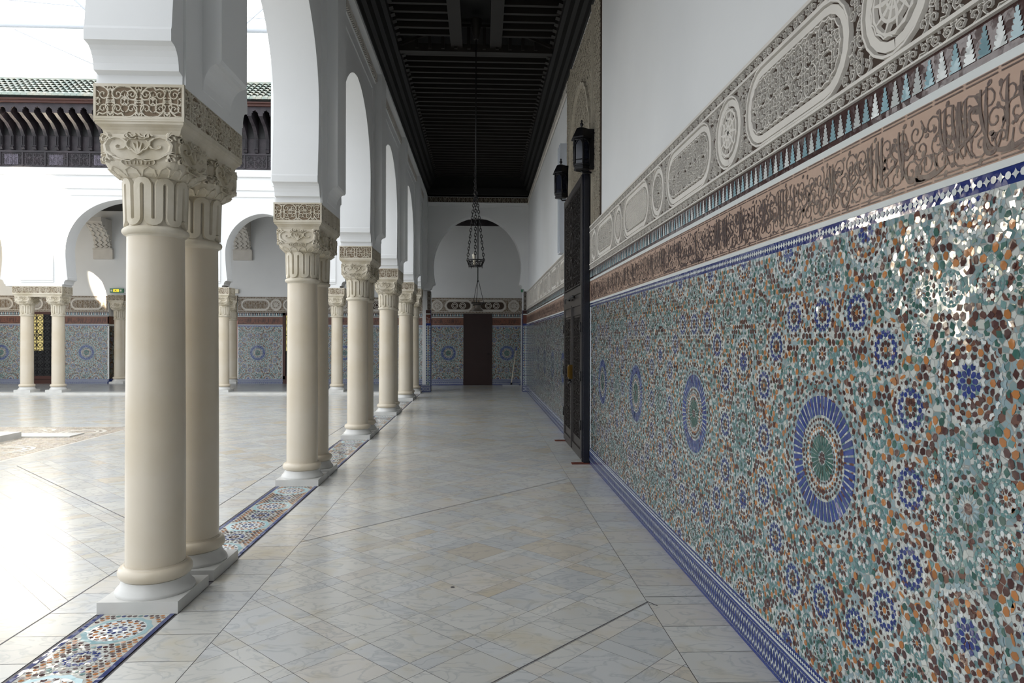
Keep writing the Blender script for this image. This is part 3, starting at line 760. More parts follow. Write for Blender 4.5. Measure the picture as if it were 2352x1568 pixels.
im = make_impost(.242, .462, 'carved stone impost block above the nearest column pair', (CX, PAIR[0], 0), 'impost blocks over the corridor column pairs', 2)
for k, y in enumerate(PAIR[1:], 1):
    c = copy_tree(im); c.location = (CX, y, 0); c['label'] = 'carved stone impost block above the %s column pair from the camera' % ordn[k]
make_impost(.242, .3, 'small carved impost block above the last single corner column', (CX, 19.40, 0), 'impost blocks over the corridor column pairs', 1)
im2 = make_impost(.65, .242, 'long pale impost block over the far column pair at the left edge', (-11.82, YC, 0), 'impost blocks of the far arcade', 2)
for x, lab in ((-7.44, 'long pale impost block right behind the nearest capitals'), (-4.36, 'long pale impost block of the far arcade between second and third pairs')):
    c = copy_tree(im2); c.location = (x, YC, 0); c['label'] = lab
im3 = make_impost(.242, .242, 'shaded impost block over the left entrance column in the far gallery', (-11.62, 22.98, 0), 'impost blocks of the gallery entrance', 1)
c = copy_tree(im3); c.location = (-8.06, 22.98, 0); c['label'] = 'shaded impost block over the right entrance column in the far gallery'

# ------------------------------------------------------------------ arch walls
def arch_profile(hw, spring=3.14, zc=3.82, apex=4.95, n=26):
    """right half from impost level up to the apex: (offset, z)"""
    d = hw-1.1
    p = [(hw+.085, 2.884), (hw+.085, 2.93), (hw+.045, 2.94)]
    for i in range(6): t = i/5; p.append((hw+.04-.075*(1-cos(t*pi/2)), 2.94+.12*sin(t*pi/2)))
    p += [(hw-.055, 3.064), (hw-.055, 3.125), (hw-.048, spring), (hw-.020, spring+(zc-spring)*.4), (hw-.005, spring+(zc-spring)*.72)]
    for i in range(n+1):
        a = pi/2*i/n; sy = (apex-zc)
        x = hw*cos(a); z = zc+sy*(sin(a)*.985+.015*(i/n)**6)
        p.append((x, z))
    return p
def arch_wall(mb, bays, lo, hi, ztop, t0, t1, mapw, mi=0, prof=None):
    """bays: list of (left, right, centre, halfwidth, kwargs); mapw(a, t, z)"""
    for (l, r, c, hw, kw) in bays:
        pr = arch_profile(hw, **kw)
        for s, e in ((1, r), (-1, l)):
            pts = [(c+s*o, z) for o, z in pr]; outl = [(e, pts[0][1])]+pts+[(c, ztop), (e, ztop)]
            for t in (t0, t1): mb.add([mapw(a, t, z) for a, z in outl], [tuple(range(len(outl)))], mi)
            n = len(pts)
            full = [(e, pts[0][1])]+pts
            vs = [mapw(a, t, z) for a, z in full for t in (t0, t1)]
            k = 14
            mb.add(vs[:2*(k+1)], [(2*i, 2*i+1, 2*i+3, 2*i+2) for i in range(k)], mi)
            vv = vs[2*k:]; mb.add(vv, [(2*i, 2*i+1, 2*i+3, 2*i+2) for i in range(len(vv)//2-1)], mi, smooth=True)
    l, r = bays[0][0], bays[-1][1]
    for a in (l, r):
        mb.add([mapw(a, t0, 2.884), mapw(a, t1, 2.884), mapw(a, t1, ztop), mapw(a, t0, ztop)], [(0, 1, 2, 3)], mi)
    mb.add([mapw(l, t0, ztop), mapw(r, t0, ztop), mapw(r, t1, ztop), mapw(l, t1, ztop)], [(0, 1, 2, 3)], mi)
TOP = 7.0
wl = MB(); bays = []
cen = [PAIR[0]-3.29*q for q in (4, 3, 2, 1)]+PAIR
for a, b in zip(cen, cen[1:]): bays.append((a, b, (a+b)/2, 1.1, {}))
# last narrower arch to the corner
lastc = (PAIR[-1]+.47+19.13)/2; lw = (19.13-PAIR[-1]-.47)/2-.07
bays.append((PAIR[-1], 19.9, lastc, lw, dict(zc=3.62, apex=4.25)))
XW0, XW1 = -2.08, -1.63
arch_wall(wl, bays, cen[0], 19.9, TOP, XW0, XW1, lambda a, t, z: (t, a, z))
for y in cen[:4]: wl.box(XW0, XW1, y-.46, y+.46, 0, 2.87)
wall_left = S(wl.build('wall_left', 'plaster'))
# piers, pilasters, upper mouldings on corridor side (and court side)
pl = MB()
for k, y in enumerate(cen+[19.62]):
    last = k == len(cen); hy = .45 if not last else .26
    for sg, xf in ((1, XW1), (-1, XW0)):
        def bx(d0, d1, y0, y1, z0, z1): pl.box(min(xf+sg*d0, xf+sg*d1), max(xf+sg*d0, xf+sg*d1), y0, y1, z0, z1)
        bx(-.01, .014, y-hy, y+hy, 2.87, 5.24)
        yy0, yy1 = (y-.22, y+.22) if not last else (y-.02, y+.26)
        prof = [(.0, 2.93), (.018, 2.94)]+[(.018+.094*(1-cos(i/6*pi/2)), 2.95+.15*sin(i/6*pi/2)) for i in range(7)]+[(.122, 3.12), (.122, 5.56), (0, 5.56)]
        if not (last and sg < 0):
            pl.prism([(xf+sg*a, z) for a, z in prof], yy0, yy1, 'y')
# continuous strip above the spandrels, fillets
for sg, xf in ((1, XW1), (-1, XW0)):
    a, b = sorted((xf-sg*.01, xf+sg*.014)); pl.box(a, b, cen[0], 19.88, 5.24, 5.56)
    a, b = sorted((xf, xf+sg*.03)); pl.box(a, b, cen[0], 19.88, 5.385, 5.41)
    a, b = sorted((xf, xf+sg*.12)); pl.box(a, b, cen[0], 19.88, 5.525, 5.60)
pl.build('pilaster_moulding', 'plaster', wall_left)
sf = MB()
mf = lambda a, z, h: (XW1+.03+h, a, z)
full = cen+[19.62]
for a, b in zip(full[3:], full[4:]):
    y0, y1 = a+.23, b-.23
    sf.add([mf(y0, 5.41, 0), mf(y1, 5.41, 0), mf(y1, 5.525, 0), mf(y0, 5.525, 0)], [(0, 1, 2, 3)], 1)
    n = int((y1-y0)/.055); s = (y1-y0)/n
    for i in range(n):
        x = y0+(i+.5)*s; sf.ribbon([(x-.018, 5.415), (x, 5.44), (x+.004, 5.50), (x-.014, 5.515)], [.02, .026, .022, .01], .02, mf, 0)
        sf.ribbon([(x-.02, 5.40), (x, 5.415), (x+.02, 5.40)], .012, .025, mf, 0)
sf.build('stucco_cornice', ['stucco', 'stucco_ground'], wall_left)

# far arcade wall
wf_ = MB()
fb = [(-15.9, -11.82, -13.95, 1.22, dict(zc=3.8, apex=5.05)), (-11.82, -7.44, -9.63, 1.47, dict(zc=3.85, apex=5.22)), (-7.44, -4.36, -5.90, 1.0, dict(zc=3.80, apex=4.88)), (-4.36, -1.66, -2.95, .80, dict(zc=3.7, apex=4.7))]
arch_wall(wf_, fb, -15.9, -1.63, 6.05, YG-.0, YG+.45, lambda a, t, z: (a, t, z))
wf_.box(-16.4, -15.5, YG, YG+.45, 0, 2.87)
wall_back_a = S(wf_.build('wall_far_arcade', 'plaster'))
p2 = MB()
for x, w in ((-15.9, .42), (-11.82, .42), (-7.44, .42), (-4.36, .42)):
    prof = [(YG+.01, 2.98), (YG-.02, 2.99), (YG-.02, 3.03), (YG-.04, 3.04), (YG-.04, 3.10), (YG-.035, 3.12), (YG-.03, 5.318), (YG+.01, 5.318)]
    vs = prof; p2.prism([(a, z) for a, z in vs], x-w, x+w, 'x')
for z0, z1, d in ((5.32, 5.36, .025), (5.50, 5.55, .03), (5.86, 6.05, .05)): p2.box(-16.2, -2.1, YG-d, YG+.01, z0, z1)
p2.build('pier_moulding', 'plaster', wall_back_a)

# gallery floor slab and step
g = MB(); g.box(-17.5, -2.16, 19.0, 26.5, -.002, .05)
tr = S(g.build('trim_1', 'basewhite'))
g = MB(); g.box(-17.5, -2.17, 19.35, 26.4, .05, .053); g.build('gallery_paving', 'gallery_floor', tr)
# small dark tile plinth by the corner column
# ------------------------------------------------------------------ transverse arch wall
wt = MB()
arch_wall(wt, [(-1.64, 1.50, -.105, 1.265, dict(spring=3.12, zc=3.56, apex=5.03))], 0, 0, 5.6, YT, YT+.42, lambda a, t, z: (a, t, z))
wt.box(-1.66, -1.43, YT, YT+.42, 0, 2.87); wt.box(1.215, 1.50, YT, YT+.42, 0, 2.87)
wall_t = S(wt.build('wall_transverse', 'plaster'))
tt = MB(); mt = on_back(YT-.001)
q = MB()
q.box(-1.6, 1.36, YT-.018, YT+.01, 5.28, 5.56); q.box(-1.6, -1.47, YT-.018, YT+.01, 2.95, 5.28); q.box(1.26, 1.36, YT-.018, YT+.01, 2.95, 5.28); q.box(-1.6, 1.36, YT-.05, YT, 5.375, 5.40)
q.build('panel_frame', 'plaster', wall_t)
q = MB(); mq = on_back(YT-.03)
q.add([mq(-1.6, 5.40, 0), mq(1.36, 5.40, 0), mq(1.36, 5.54, 0), mq(-1.6, 5.54, 0)], [(0, 1, 2, 3)], 1)
arab_fill(q, -1.6, 1.36, 5.405, 5.535, .065, mq, .008, 0, lo=True, wf=1.2)
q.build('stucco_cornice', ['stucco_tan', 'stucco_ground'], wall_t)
# tiled pier facings
q = MB()
def mini_tiles(mb, a0, a1, z0, z1, mapf, s=.035):
    mb.add([mapf(a0, z0, 0), mapf(a1, z0, 0), mapf(a1, z1, 0), mapf(a0, z1, 0)], [(0, 1, 2, 3)], 0, WHITE)
    nx = max(1, int((a1-a0)/s)); nz = int((z1-z0)/s); sx = (a1-a0)/nx; sz = (z1-z0)/nz; r = random.Random(2)
    for i in range(nx):
        for k in range(nz):
            c = (BLUE, BROWN, TEAL, BROWN, ORANGE, BLUE, GREEN)[r.randrange(7)] if 0 < i < nx-1 or nx < 3 else (BLUE if k % 2 else PALE)
            x = a0+(i+.5)*sx; z = z0+(k+.5)*sz; mb.add([mapf(a, b, .002) for a, b in circ(x, z, sx*.42, 6)], [tuple(range(6))], 0, c)
for a0, a1 in ((-1.56, -1.425), (1.21, 1.317)):
    mini_tiles(q, a0, a1, .2, 1.9, on_back(YT-.02)); base_tiles(q, a0 if a0 > 0 else -1.69, a1, on_back(YT-.035 if a0 < 0 else YT-.02))
    q.box(min(a0, -1.69 if a0 < 0 else a0), a1, YT-.032 if a0 < 0 else YT-.018, YT, 0, .2, 0, BLUE)
    for z0, z1, c in ((1.9, 1.95, BLUE), (1.95, 2.2, L(96, 50, 38)), (2.2, 2.23, WHITE), (2.23, 2.33, DB)): q.box(a0, a1, YT-.02, YT+.0, z0, z1, 0, c)
q.box(-1.43, -1.415, YT-.02, YT+.43, 0, 2.33, 0, L(60, 66, 110)); q.box(1.2, 1.216, YT-.02, YT+.43, 0, 2.33, 0, L(60, 66, 110))
q.build('tile_facing', 'zellige', wall_t, attrs=True)
q = MB()
for a0, a1 in ((-1.52, -1.425), (1.225, 1.317)):
    mm = on_back(YT-.008); q.add([mm(a0, 2.34, 0), mm(a1, 2.34, 0), mm(a1, 2.86, 0), mm(a0, 2.86, 0)], [(0, 1, 2, 3)], 1); arab_fill(q, a0, a1, 2.35, 2.85, .06, mm, .008, 0, lo=True)
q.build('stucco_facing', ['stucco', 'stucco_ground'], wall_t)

# ------------------------------------------------------------------ right wall
DY0, DY1 = 8.36, 10.24            # door
w = MB()
w.box(1.36, 1.7, -7, YB+.4, 0, 6.2)
wall_right = S(w.build('wall_right', 'plaster'))
MR = on_right(XR)
bk = MB(); bk.box(XR+.001, 1.362, -3, DY0+.02, 0, 2.85); bk.box(XR+.001, 1.362, DY1-.02, YT, 0, 2.85)
bk.build('dado_core', 'plaster', wall_right)
cyl = [2.63+1.615*k for k in range(-2, 4)]
rng = [(c-PW/2, min(c+PW/2, DY0-.03), c) for c in cyl if c-PW/2 < DY0-.05]
far0 = DY1+.04; far = [far0+.03+1.6*k for k in range(7)]
rng2 = [(a, min(a+1.6, YT-.03), a+.8) for a in far if a < YT-.3]
dado(wall_right, rng+rng2, [(-1.4, DY0), (far0, YT-.02)], MR, 1.045, '', 31)
q = MB(); star_strip(q, .2, 1.9, DY0-.035, DY0, MR, vert=True); star_strip(q, .2, 1.9, far0, far0+.03, MR, vert=True); star_strip(q, .2, 1.9, YT-.035, YT-.002, MR, vert=True)
q.build('vertical_tile_border', 'zellige', wall_right, attrs=True)
sb = MB()
it = [('arab', 1.42, .48), ('boss', 2.155, .18), ('arab', 2.9, .48), ('boss', 3.635, .18), ('arab', 4.38, .48), ('arab', 5.115, .18), ('lat', 5.86, .48), ('lat', 6.60, .18), ('arab', 7.33, .48), ('arab', 8.02, .15)]
it2 = [('arab', 11.0, .48), ('lat', 11.74, .18), ('arab', 12.46, .46), ('lat', 13.3, .3), ('arab', 14.1, .4), ('arab', 15.0, .4), ('lat', 15.8, .3), ('arab', 16.7, .46), ('lat', 17.4, .18), ('arab', 18.2, .46), ('arab', 19.2, .4)]
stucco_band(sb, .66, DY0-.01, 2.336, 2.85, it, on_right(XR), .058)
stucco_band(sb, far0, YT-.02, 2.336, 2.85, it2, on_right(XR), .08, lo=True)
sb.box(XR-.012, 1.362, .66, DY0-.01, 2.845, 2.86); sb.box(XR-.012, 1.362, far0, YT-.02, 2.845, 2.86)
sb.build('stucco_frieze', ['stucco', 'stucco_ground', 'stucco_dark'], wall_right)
# stucco door surround and cornice
ss = MB(); msr = on_right(1.345)
ss.box(1.346, 1.361, 7.82, 10.85, 2.86, 5.5, 1)
for a0, a1, z0, z1 in ((7.83, 8.30, 2.87, 5.5), (10.3, 10.84, 2.87, 5.5), (8.3, 10.3, 3.62, 3.9)):
    arab_fill(ss, a0, a1, z0, z1, .075, msr, .010, 0, lo=True, wf=1.25)
arab_fill(ss, 8.3, 10.3, 3.9, 5.45, .14, msr, .022, 0, wf=1.2)
arc = [(9.3+1.0*(1 if i > 10 else -1)*abs(cos(pi*i/20))**.9, 3.6+1.25*sin(pi*i/20)) for i in range(21)]
ss.ribbon(scallop(arc, .03, .2)[:-9], .06, .05, msr, 0)
for x in (8.3, 10.3): ss.ribbon([(x, 2.87), (x, 5.5)], .04, .03, msr, 0)
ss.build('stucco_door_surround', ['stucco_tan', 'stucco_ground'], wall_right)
q = MB(); mq = on_right(1.35)
for a0, a1 in ((1.0, 7.8), (10.87, YT)):
    q.add([mq(a0, 5.38, 0), mq(a1, 5.38, 0), mq(a1, 5.54, 0), mq(a0, 5.54, 0)], [(0, 1, 2, 3)], 1)
    arab_fill(q, a0, a1, 5.40, 5.54, .07, mq, .008, 0, lo=True, wf=1.2); q.ribbon([(a0, 5.37), (a1, 5.37)], .04, .025, mq, 0, bev=.8)
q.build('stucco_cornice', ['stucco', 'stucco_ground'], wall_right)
q = MB(); q.box(1.25, 1.361, 10.98, 11.25, 2.87, 4.6)
for y in (11.03, 11.2): q.box(1.235, 1.25, y-.02, y+.02, 2.9, 4.58)
tag(q.build('window_casing', 'steel'), 'white upright casing on the right wall just beyond the carved door', 'casing')

# ------------------------------------------------------------------ carved door
door = empty('door_1', (1.24, (DY0+DY1)/2, 0)); S(door)
XD = 1.245; ymid = (DY0+DY1)/2
q = MB(); q.box(XD, 1.31, DY0, DY0+.055, .012, 3.54); q.box(XD-.012, 1.31, DY0+.055, DY0+.10, .012, 3.54)
def P0(o): o.location = (-1.24, -(DY0+DY1)/2, 0); return o
P0(q.build('hanging_stile', 'doorblue', door))
q = MB(); q.box(XD, 1.30, DY0+.10, DY1, .012, 3.54); P0(q.build('door_panel', 'doorwood', door))
md = on_right(XD)
q = MB()
for a, z0, z1 in ((DY0+.14, .05, 3.5), (DY1-.05, .05, 3.5)): q.ribbon([(a, z0), (a, z1)], .08, .018, md, bev=.9)
for z in (3.47, 2.12, 1.97, .1): q.ribbon([(DY0+.1, z), (DY1, z)], .09, .018, md, bev=.9)
q.ribbon([(ymid+.05, .05), (ymid+.05, 1.95)], .06, .03, md, bev=.8)
for a in (ymid+.05-.35, ymid+.05+.37):
    pass
P0(q.build('rail_frame', 'doorwood', door))
q = MB()
arab_fill(q, DY0+.22, DY1-.12, 2.2, 3.40, .15, md, .016, 0, wf=1.1); q.ribbon([(DY0+.2, 2.19), (DY1-.1, 2.19), (DY1-.1, 3.41), (DY0+.2, 3.41)], .03, .022, md, closed=True)
for z in (2.45, 2.8, 3.15): q.ribbon(circ(ymid+.05, z, .13, 14), .04, .03, md, closed=True)
P0(q.build('carved_tracery', 'wood', door))
for k, (a0, a1) in enumerate(((DY0+.24, ymid-.10), (ymid+.18, DY1-.13))):
    q = MB(); arab_fill(q, a0, a1, .30, 1.78, .13, md, .014, 0, wf=1.1)
    q.ribbon([(a0-.03, .27), (a1+.03, .27), (a1+.03, 1.81), (a0-.03, 1.81)], .025, .02, md, closed=True); P0(q.build('wicket_leaf', 'wood', door))
q = MB(); q.box(XD-.06, XD, ymid+.0, ymid+.12, .97, 1.16); q.box(XD-.075, XD-.06, ymid+.03, ymid+.09, .99, 1.14); P0(q.build('brass_lock', 'brass', door))
q = MB(); q.tube([(XD-.03, ymid-.3, 2.05), (XD-.05, ymid-.28, 2.06), (XD-.05, ymid+.25, 2.045), (XD-.02, ymid+.28, 2.04)], .016, 8); q.tube([(XD-.05, ymid-.1, .94), (XD-.07, ymid, .92), (XD-.03, ymid+.1, .95)], .012, 8); P0(q.build('sliding_bolt', 'iron', door))
for a in (DY0+.12, DY1-.03):
    for z in (.45, 1.05, 1.65):
        q = MB(); q.tube([(XD-.022, a, z-.06), (XD-.022, a, z+.06)], .014, 8); P0(q.build('hinge', 'iron', door))
for a in (DY0-.04, DY1-.02):
    q = MB(); q.box(1.10, 1.315, a, a+.09, -.001, .012); P0(q.build('floor_socket', 'rust', door))

# ------------------------------------------------------------------ wall lanterns
def lantern(loc, label, s=1.):
    t = empty('wall_lantern', loc, label, 'lantern', 'dark hexagonal lanterns above the carved door')
    def hexr(r, z): return [(r*cos(pi/6+q*pi/3), r*sin(pi/6+q*pi/3), z) for q in range(6)]
    def fr(prof, mi=0, mb=None):
        vs = [p for r, z in prof for p in hexr(r, z)]; n = len(prof)
        mb.add(vs, [(i*6+q, i*6+(q+1) % 6, (i+1)*6+(q+1) % 6, (i+1)*6+q) for i in range(n-1) for q in range(6)], mi); mb.add(vs[:6], [(5, 4, 3, 2, 1, 0)], mi); mb.add(vs[-6:], [(0, 1, 2, 3, 4, 5)], mi)
    a = MB(); fr([(.115, .37), (.135, .375), (.135, .39), (.075, .50), (.03, .52)], 0, a); a.build('roof', 'iron', t)
    a = MB(); fr([(.095, .07), (.095, .37)], 0, a); a.build('glass_body', 'glass', t)
    a = MB()
    for q in range(6):
        x, y = .1*cos(pi/6+q*pi/3), .1*sin(pi/6+q*pi/3); a.tube([(x, y, .07), (x*1.03, y*1.03, .38)], .009, 6)
        x2, y2 = .1*cos(pi/6+(q+1)*pi/3), .1*sin(pi/6+(q+1)*pi/3)
        n_ = 6; arcp = [(x+(x2-x)*i/n_, y+(y2-y)*i/n_, .30+.06*sin(pi*i/n_)) for i in range(n_+1)]; a.tube(arcp, .008, 6)
        a.tube([(x, y, .36), (x2, y2, .36)], .012, 6); a.tube([(x, y, .12), (x2, y2, .12)], .006, 6)
    a.build('frame', 'iron', t)
    a = MB(); fr([(.08, 0.), (.10, .01), (.10, .03), (.092, .034), (.092, .048), (.105, .052), (.105, .075)], 0, a); a.build('base', 'iron', t)
    a = MB(); a.lathe([(.008, .515), (.008, .535), (.022, .55), (.022, .565), (.008, .58), (.013, .59), (.012, .605), (.002, .615)], n=12); a.build('finial', 'iron', t)
    a = MB(); a.box(.05, .16, -.025, .025, .02, .5); a.tube([(.12, 0, -.02), (.02, 0, -.03), (0, 0, 0)], .012, 6); a.build('wall_bracket', 'iron', t)
    t.scale = (s, s, s); return t
lantern((1.19, 8.22, 3.50), 'nearer dark hexagonal lantern, above the near edge of the carved door', .98)
l2 = lantern((1.20, 10.45, 3.62), 'farther dark lantern with bluish panes, beyond the carved door', .98)

# ------------------------------------------------------------------ back wall, end door
w = MB()
wy = YB+.001
w.box(-16.4, -11.86, wy+.03, YB+.75, 0, 5.6); w.box(-7.82, 1.7, wy+.03, YB+.75, 0, 5.6)
arch_wall(w, [(-11.86, -7.82, -9.84, 1.5, dict(zc=3.7, apex=5.05))], 0, 0, 5.6, YB+.03, YB+.75, lambda a, t, z: (a, t, z))
wall_back = S(w.build('wall_back', 'plaster'))
MBk = on_back(YB)
q = MB()
for a, b in ((-16.2, -11.86), (-7.82, 1.36)): q.box(a, b, YB+.001, YB+.04, 0, 2.85)
q.build('dado_core', 'plaster', wall_back)
segs = [(-15.95, -14.4), (-13.4, -11.86), (-7.82, -6.38), (-5.1, -.56), (.37, 1.316)]
rngb = [(-15.95, -14.4, -15.2), (-13.4, -11.9, -12.56), (-7.79, -6.41, -7.18), (-5.07, -3.7, -4.4), (-3.7, -2.05, -2.85), (-2.05, -.57, -1.05), (.38, 1.316, .86)]
dado(wall_back, rngb, segs, MBk, 1.045, '', 51, lo=True)
b = MB()
itb = [('arab', -15.3, .48), ('lat', -14.2, .3), ('lat', -13.5, .18), ('arab', -12.55, .5), ('arab', -7.25, .46), ('boss', -6.6, .18), ('lat', -6.2, .18), ('arab', -5.3, .48), ('boss', -4.4, .18), ('two', -3.5, .45), ('arab', -2.5, .4),
       ('boss', -1.42, .18), ('two', -.72, .45), ('two', .38, .45), ('boss', 1.08, .18)]
stucco_band(b, -16.2, -11.87, 2.336, 2.85, itb[:4], MBk, .08, lo=True); stucco_band(b, -7.81, 1.35, 2.336, 2.85, itb[4:], MBk, .08, lo=True)
b.build('stucco_frieze', ['stucco', 'frieze_ground', 'stucco_dark'], wall_back)
w = MB(); w.box(-17.6, -17.4, YG, YB+.7, 0, 5.6); w.box(-17.4, -16.3, YB+.03, YB+.7, 0, 5.6); S(w.build('wall_gallery_end', 'plaster'))
# jamb facing of the entrance
q = MB(); mj = lambda a, z, h: (-11.86+h, a, z)
mosaic(q, [(YB+.04, YB+.72, YB+.6)], 1.045, mj, .2, 1.89); q.box(-11.9, -11.858, YB+.0, YB+.75, 1.89, 1.95, 0, WHITE); q.box(-11.9, -11.858, YB, YB+.75, 1.95, 2.2, 0, L(110, 70, 55)); q.box(-11.9, -11.858, YB, YB+.75, 0, .2, 0, BLUE)
q.build('jamb_mosaic', 'zellige', wall_back, attrs=True)
h_ = MB(); h_.box(-12.6, -7.0, 26.3, 26.6, 0, 5.6); h_.box(-12.7, -12.6, YB+.7, 26.6, 0, 5.6); S(h_.build('wall_entrance_hall', 'plaster_warm'))
h_ = MB(); h_.box(-9.6, -8.2, 25.6, 25.7, .9, 2.6); h_.box(-9.6, -8.2, 25.57, 25.7, .78, .9, 0); h_.box(-9.6, -9.5, 25.6, 25.7, .05, .8); h_.box(-8.3, -8.2, 25.6, 25.7, .05, .8); tag(h_.build('entrance_screen', 'pink'), 'pink patterned screen glimpsed through the far gallery opening', 'screen')
# end door
d = MB(); d.box(-.565, .375, YB-.03, YB+.03, .0, 2.338); dd = d.build('door_2', 'mahogany'); S(dd)
q = MB()
for z0, z1 in ((.12, .72), (.80, 1.42), (1.50, 2.12)): q.box(-.42, .22, YB-.042, YB-.03, z0, z1)
q.build('raised_panel', 'mahogany', dd)
q = MB(); q.tube([(.28, YB-.03, 1.02), (.28, YB-.075, 1.02), (.20, YB-.075, 1.02)], .012, 8); q.build('door_handle', 'iron', dd)
# gallery windows
for k, (a, b_, nm) in enumerate(((-14.4, -13.4, 'window_1'), (-6.38, -5.1, 'window_2'))):
    t = empty(nm, ((a+b_)/2, YB, 0)); S(t); ox = -(a+b_)/2
    def PP(o): o.location = (ox, -YB, 0); return o
    q = MB()
    for r_ in ((a, a+.09, .2, 2.336), (b_-.09, b_, .2, 2.336), (a, b_, 2.25, 2.336), (a, b_, .2, .30)): q.box(r_[0], r_[1], YB-.04, YB+.03, r_[2], r_[3])
    q.box(a, b_, YB-.01, YB+.03, 0, .2)
    PP(q.build('window_frame', 'reddoor', t))
    m1 = a+(b_-a)*.52
    q = MB(); q.box(a+.09, m1, YB+.0, YB+.01, 1.1, 2.25); PP(q.build('lit_pane', 'gold', t))
    q = MB(); q.box(m1, b_-.09, YB, YB+.012, .3, 2.25); q.box(a+.09, m1, YB, YB+.012, .3, 1.1); PP(q.build('dark_pane', 'black', t))
    q = MB(); mg = on_back(YB-.002)
    for x0_, x1_ in ((a+.09, m1), (m1, b_-.09)):
        nx = 2; sx = (x1_-x0_)/nx
        for i in range(nx):
            for jz in range(9):
                zc_ = .42+jz*.215; xc_ = x0_+(i+.5)*sx
                q.ribbon(circ(xc_, zc_, sx*.42, 10), .016, .012, mg, closed=True)
                for an in range(4): q.ribbon([(xc_, zc_), (xc_+sx*.5*cos(an*pi/2+.78), zc_+sx*.5*sin(an*pi/2+.78))], .012, .012, mg)
        for x_ in (x0_, (x0_+x1_)/2, x1_): q.ribbon([(x_, .3), (x_, 2.25)], .022, .014, mg)
    for z_ in (.95, 1.6): q.ribbon([(a, z_), (b_, z_)], .035, .014, mg)
    PP(q.build('iron_grille', 'iron', t))
# corbels
def corbel(x, lab):
    t = empty('stucco_corbel', (x, YB, 0), lab, 'corbel', 'stucco corbels high on the far gallery wall')
    q = MB(); q.box(-.30, .30, -.06, .03, 4.02, 4.32); q.box(-.30, .30, -.10, .03, 4.32, 4.36); q.build('lower_block', 'stucco', t)
    prof = [(.03, 4.36), (-.08, 4.36), (-.10, 4.45), (-.14, 4.6), (-.22, 4.75), (-.34, 4.88), (-.5, 4.98), (-.56, 5.05), (-.56, 5.12), (-.62, 5.14), (-.62, 5.26), (.03, 5.26)]
    q = MB(); q.prism(prof, -.24, .24, 'x')
    for i in range(len(prof)-6):
        a, b2 = prof[i+1], prof[i+2]
        for xx in (-.16, 0, .16): q.tube([(xx-.05, a[0]-.01, a[1]), (xx+.05, (a[0]+b2[0])/2-.02, (a[1]+b2[1])/2), (xx-.03, b2[0]-.01, b2[1])], .018, 6)
    for s in (-1, 1):
        for i in range(5): a = prof[i+2]; q.tube([(s*.24, a[0]+.03, a[1]), (s*.26, a[0]+.05, a[1]+.02)], .03, 6)
    q.build('scroll_console', 'stucco', t)
corbel(-12.02, 'carved corbel high on the far wall, left of the nearest column'); corbel(-7.65, 'carved corbel high on the far wall, just right of the two nearest columns')
# signs
def sign(x, lab, lit=True):
    t = empty('exit_sign', (x, YB-.03, 3.02), lab, 'sign')
    q = MB(); q.box(-.2, .2, -.04, .06, -.065, .065); q.build('sign_housing', 'green' if lit else 'ceramic', t)
    if lit:
        q = MB(); q.box(-.09, .09, -.046, -.04, -.045, .045); q.build('lit_pictogram', 'yellow', t)
        q = MB(); q.tube([(-.05, -.05, -.02), (-.01, -.05, .0), (.02, -.05, -.03)], .006, 6); q.tube([(-.01, -.05, .0), (0, -.05, .025)], .007, 6); q.tube([(-.03, -.05, .012), (.02, -.05, .012)], .005, 6); q.build('running_figure', 'green', t)
        for a_ in (.12, -.17): q = MB(); q.box(a_, a_+.05, -.046, -.04, -.03, .03); q.build('white_field', 'ceramic', t)
sign(-11.6, 'small green and yellow emergency exit sign above the left entrance column')
sign(-7.98, 'small white emergency box above the right entrance column', False)
q = MB(); q.box(1.16, 1.214, YT+.1, YT+.2, 2.86, 2.94); tag(q.build('alarm_box', 'green'), 'tiny green signal light on the right pier of the end arch', 'signal light')
# broom leaning in the corner
t = empty('broom', (.95, 22.3, 0), 'long-handled broom leaning in the right corner beside the end door', 'broom')
q = MB(); q.tube([(.03, -.12, .08), (.20, .42, 1.14)], .016, 8); q.build('handle', 'ceramic', t)
q = MB(); q.tube([(.198, .415, 1.13), (.215, .46, 1.24)], .018, 8); q.build('grip', 'bluepl', t)
q = MB(); q.box(-.25, .27, -.16, -.08, .0, .05); q.build('brush_head', 'metal', t)
q = MB(); q.box(.0, .06, -.14, -.1, .05, .12); q.build('socket', 'iron', t)

# ------------------------------------------------------------------ ceilings
c = MB(); ZC = 5.56
prof = lambda s: [(0, 0), (.03, .03), (.05, .10), (.10, .13), (.12, .24), (.17, .27), (.20, .38), (.25, .42), (.27, .50), (.27, .9), (0, .9)]
pL = [(-1.53+a, ZC+z) for a, z in prof(1)]; pR = [(1.37-a, ZC+z) for a, z in prof(1)]
c.prism(pL, -7, YT+.02, 'y'); c.prism(pR[::-1], -7, YT+.02, 'y'); c.box(-1.53, 1.37, -7, YT+.4, ZC+.84, ZC+.9); c.box(-2.1, 1.7, -7, YT+.42, ZC+.9, ZC+1.0)
c.box(-1.52, 1.36, YT-.25, YT+.02, ZC, ZC+.9)
ceiling = S(c.build('ceiling', 'ceilwood'))
y = -1.
beams = []
while y < YT-.1:
    if not (8.75 < y < 9.0 or 10.75 < y < 11.05): beams.append(y)
    y += .245
for y in beams:
    q = MB()
    if 8.8 < y < 10.9: q.box(-1.27, -.47, y-.03, y+.03, 6.06, 6.16); q.box(.31, 1.11, y-.03, y+.03, 6.06, 6.16)
    else: q.box(-1.27, 1.11, y-.03, y+.03, 6.06, 6.16)
    q.build('beam', 'ceilbeam', ceiling)
q = MB()
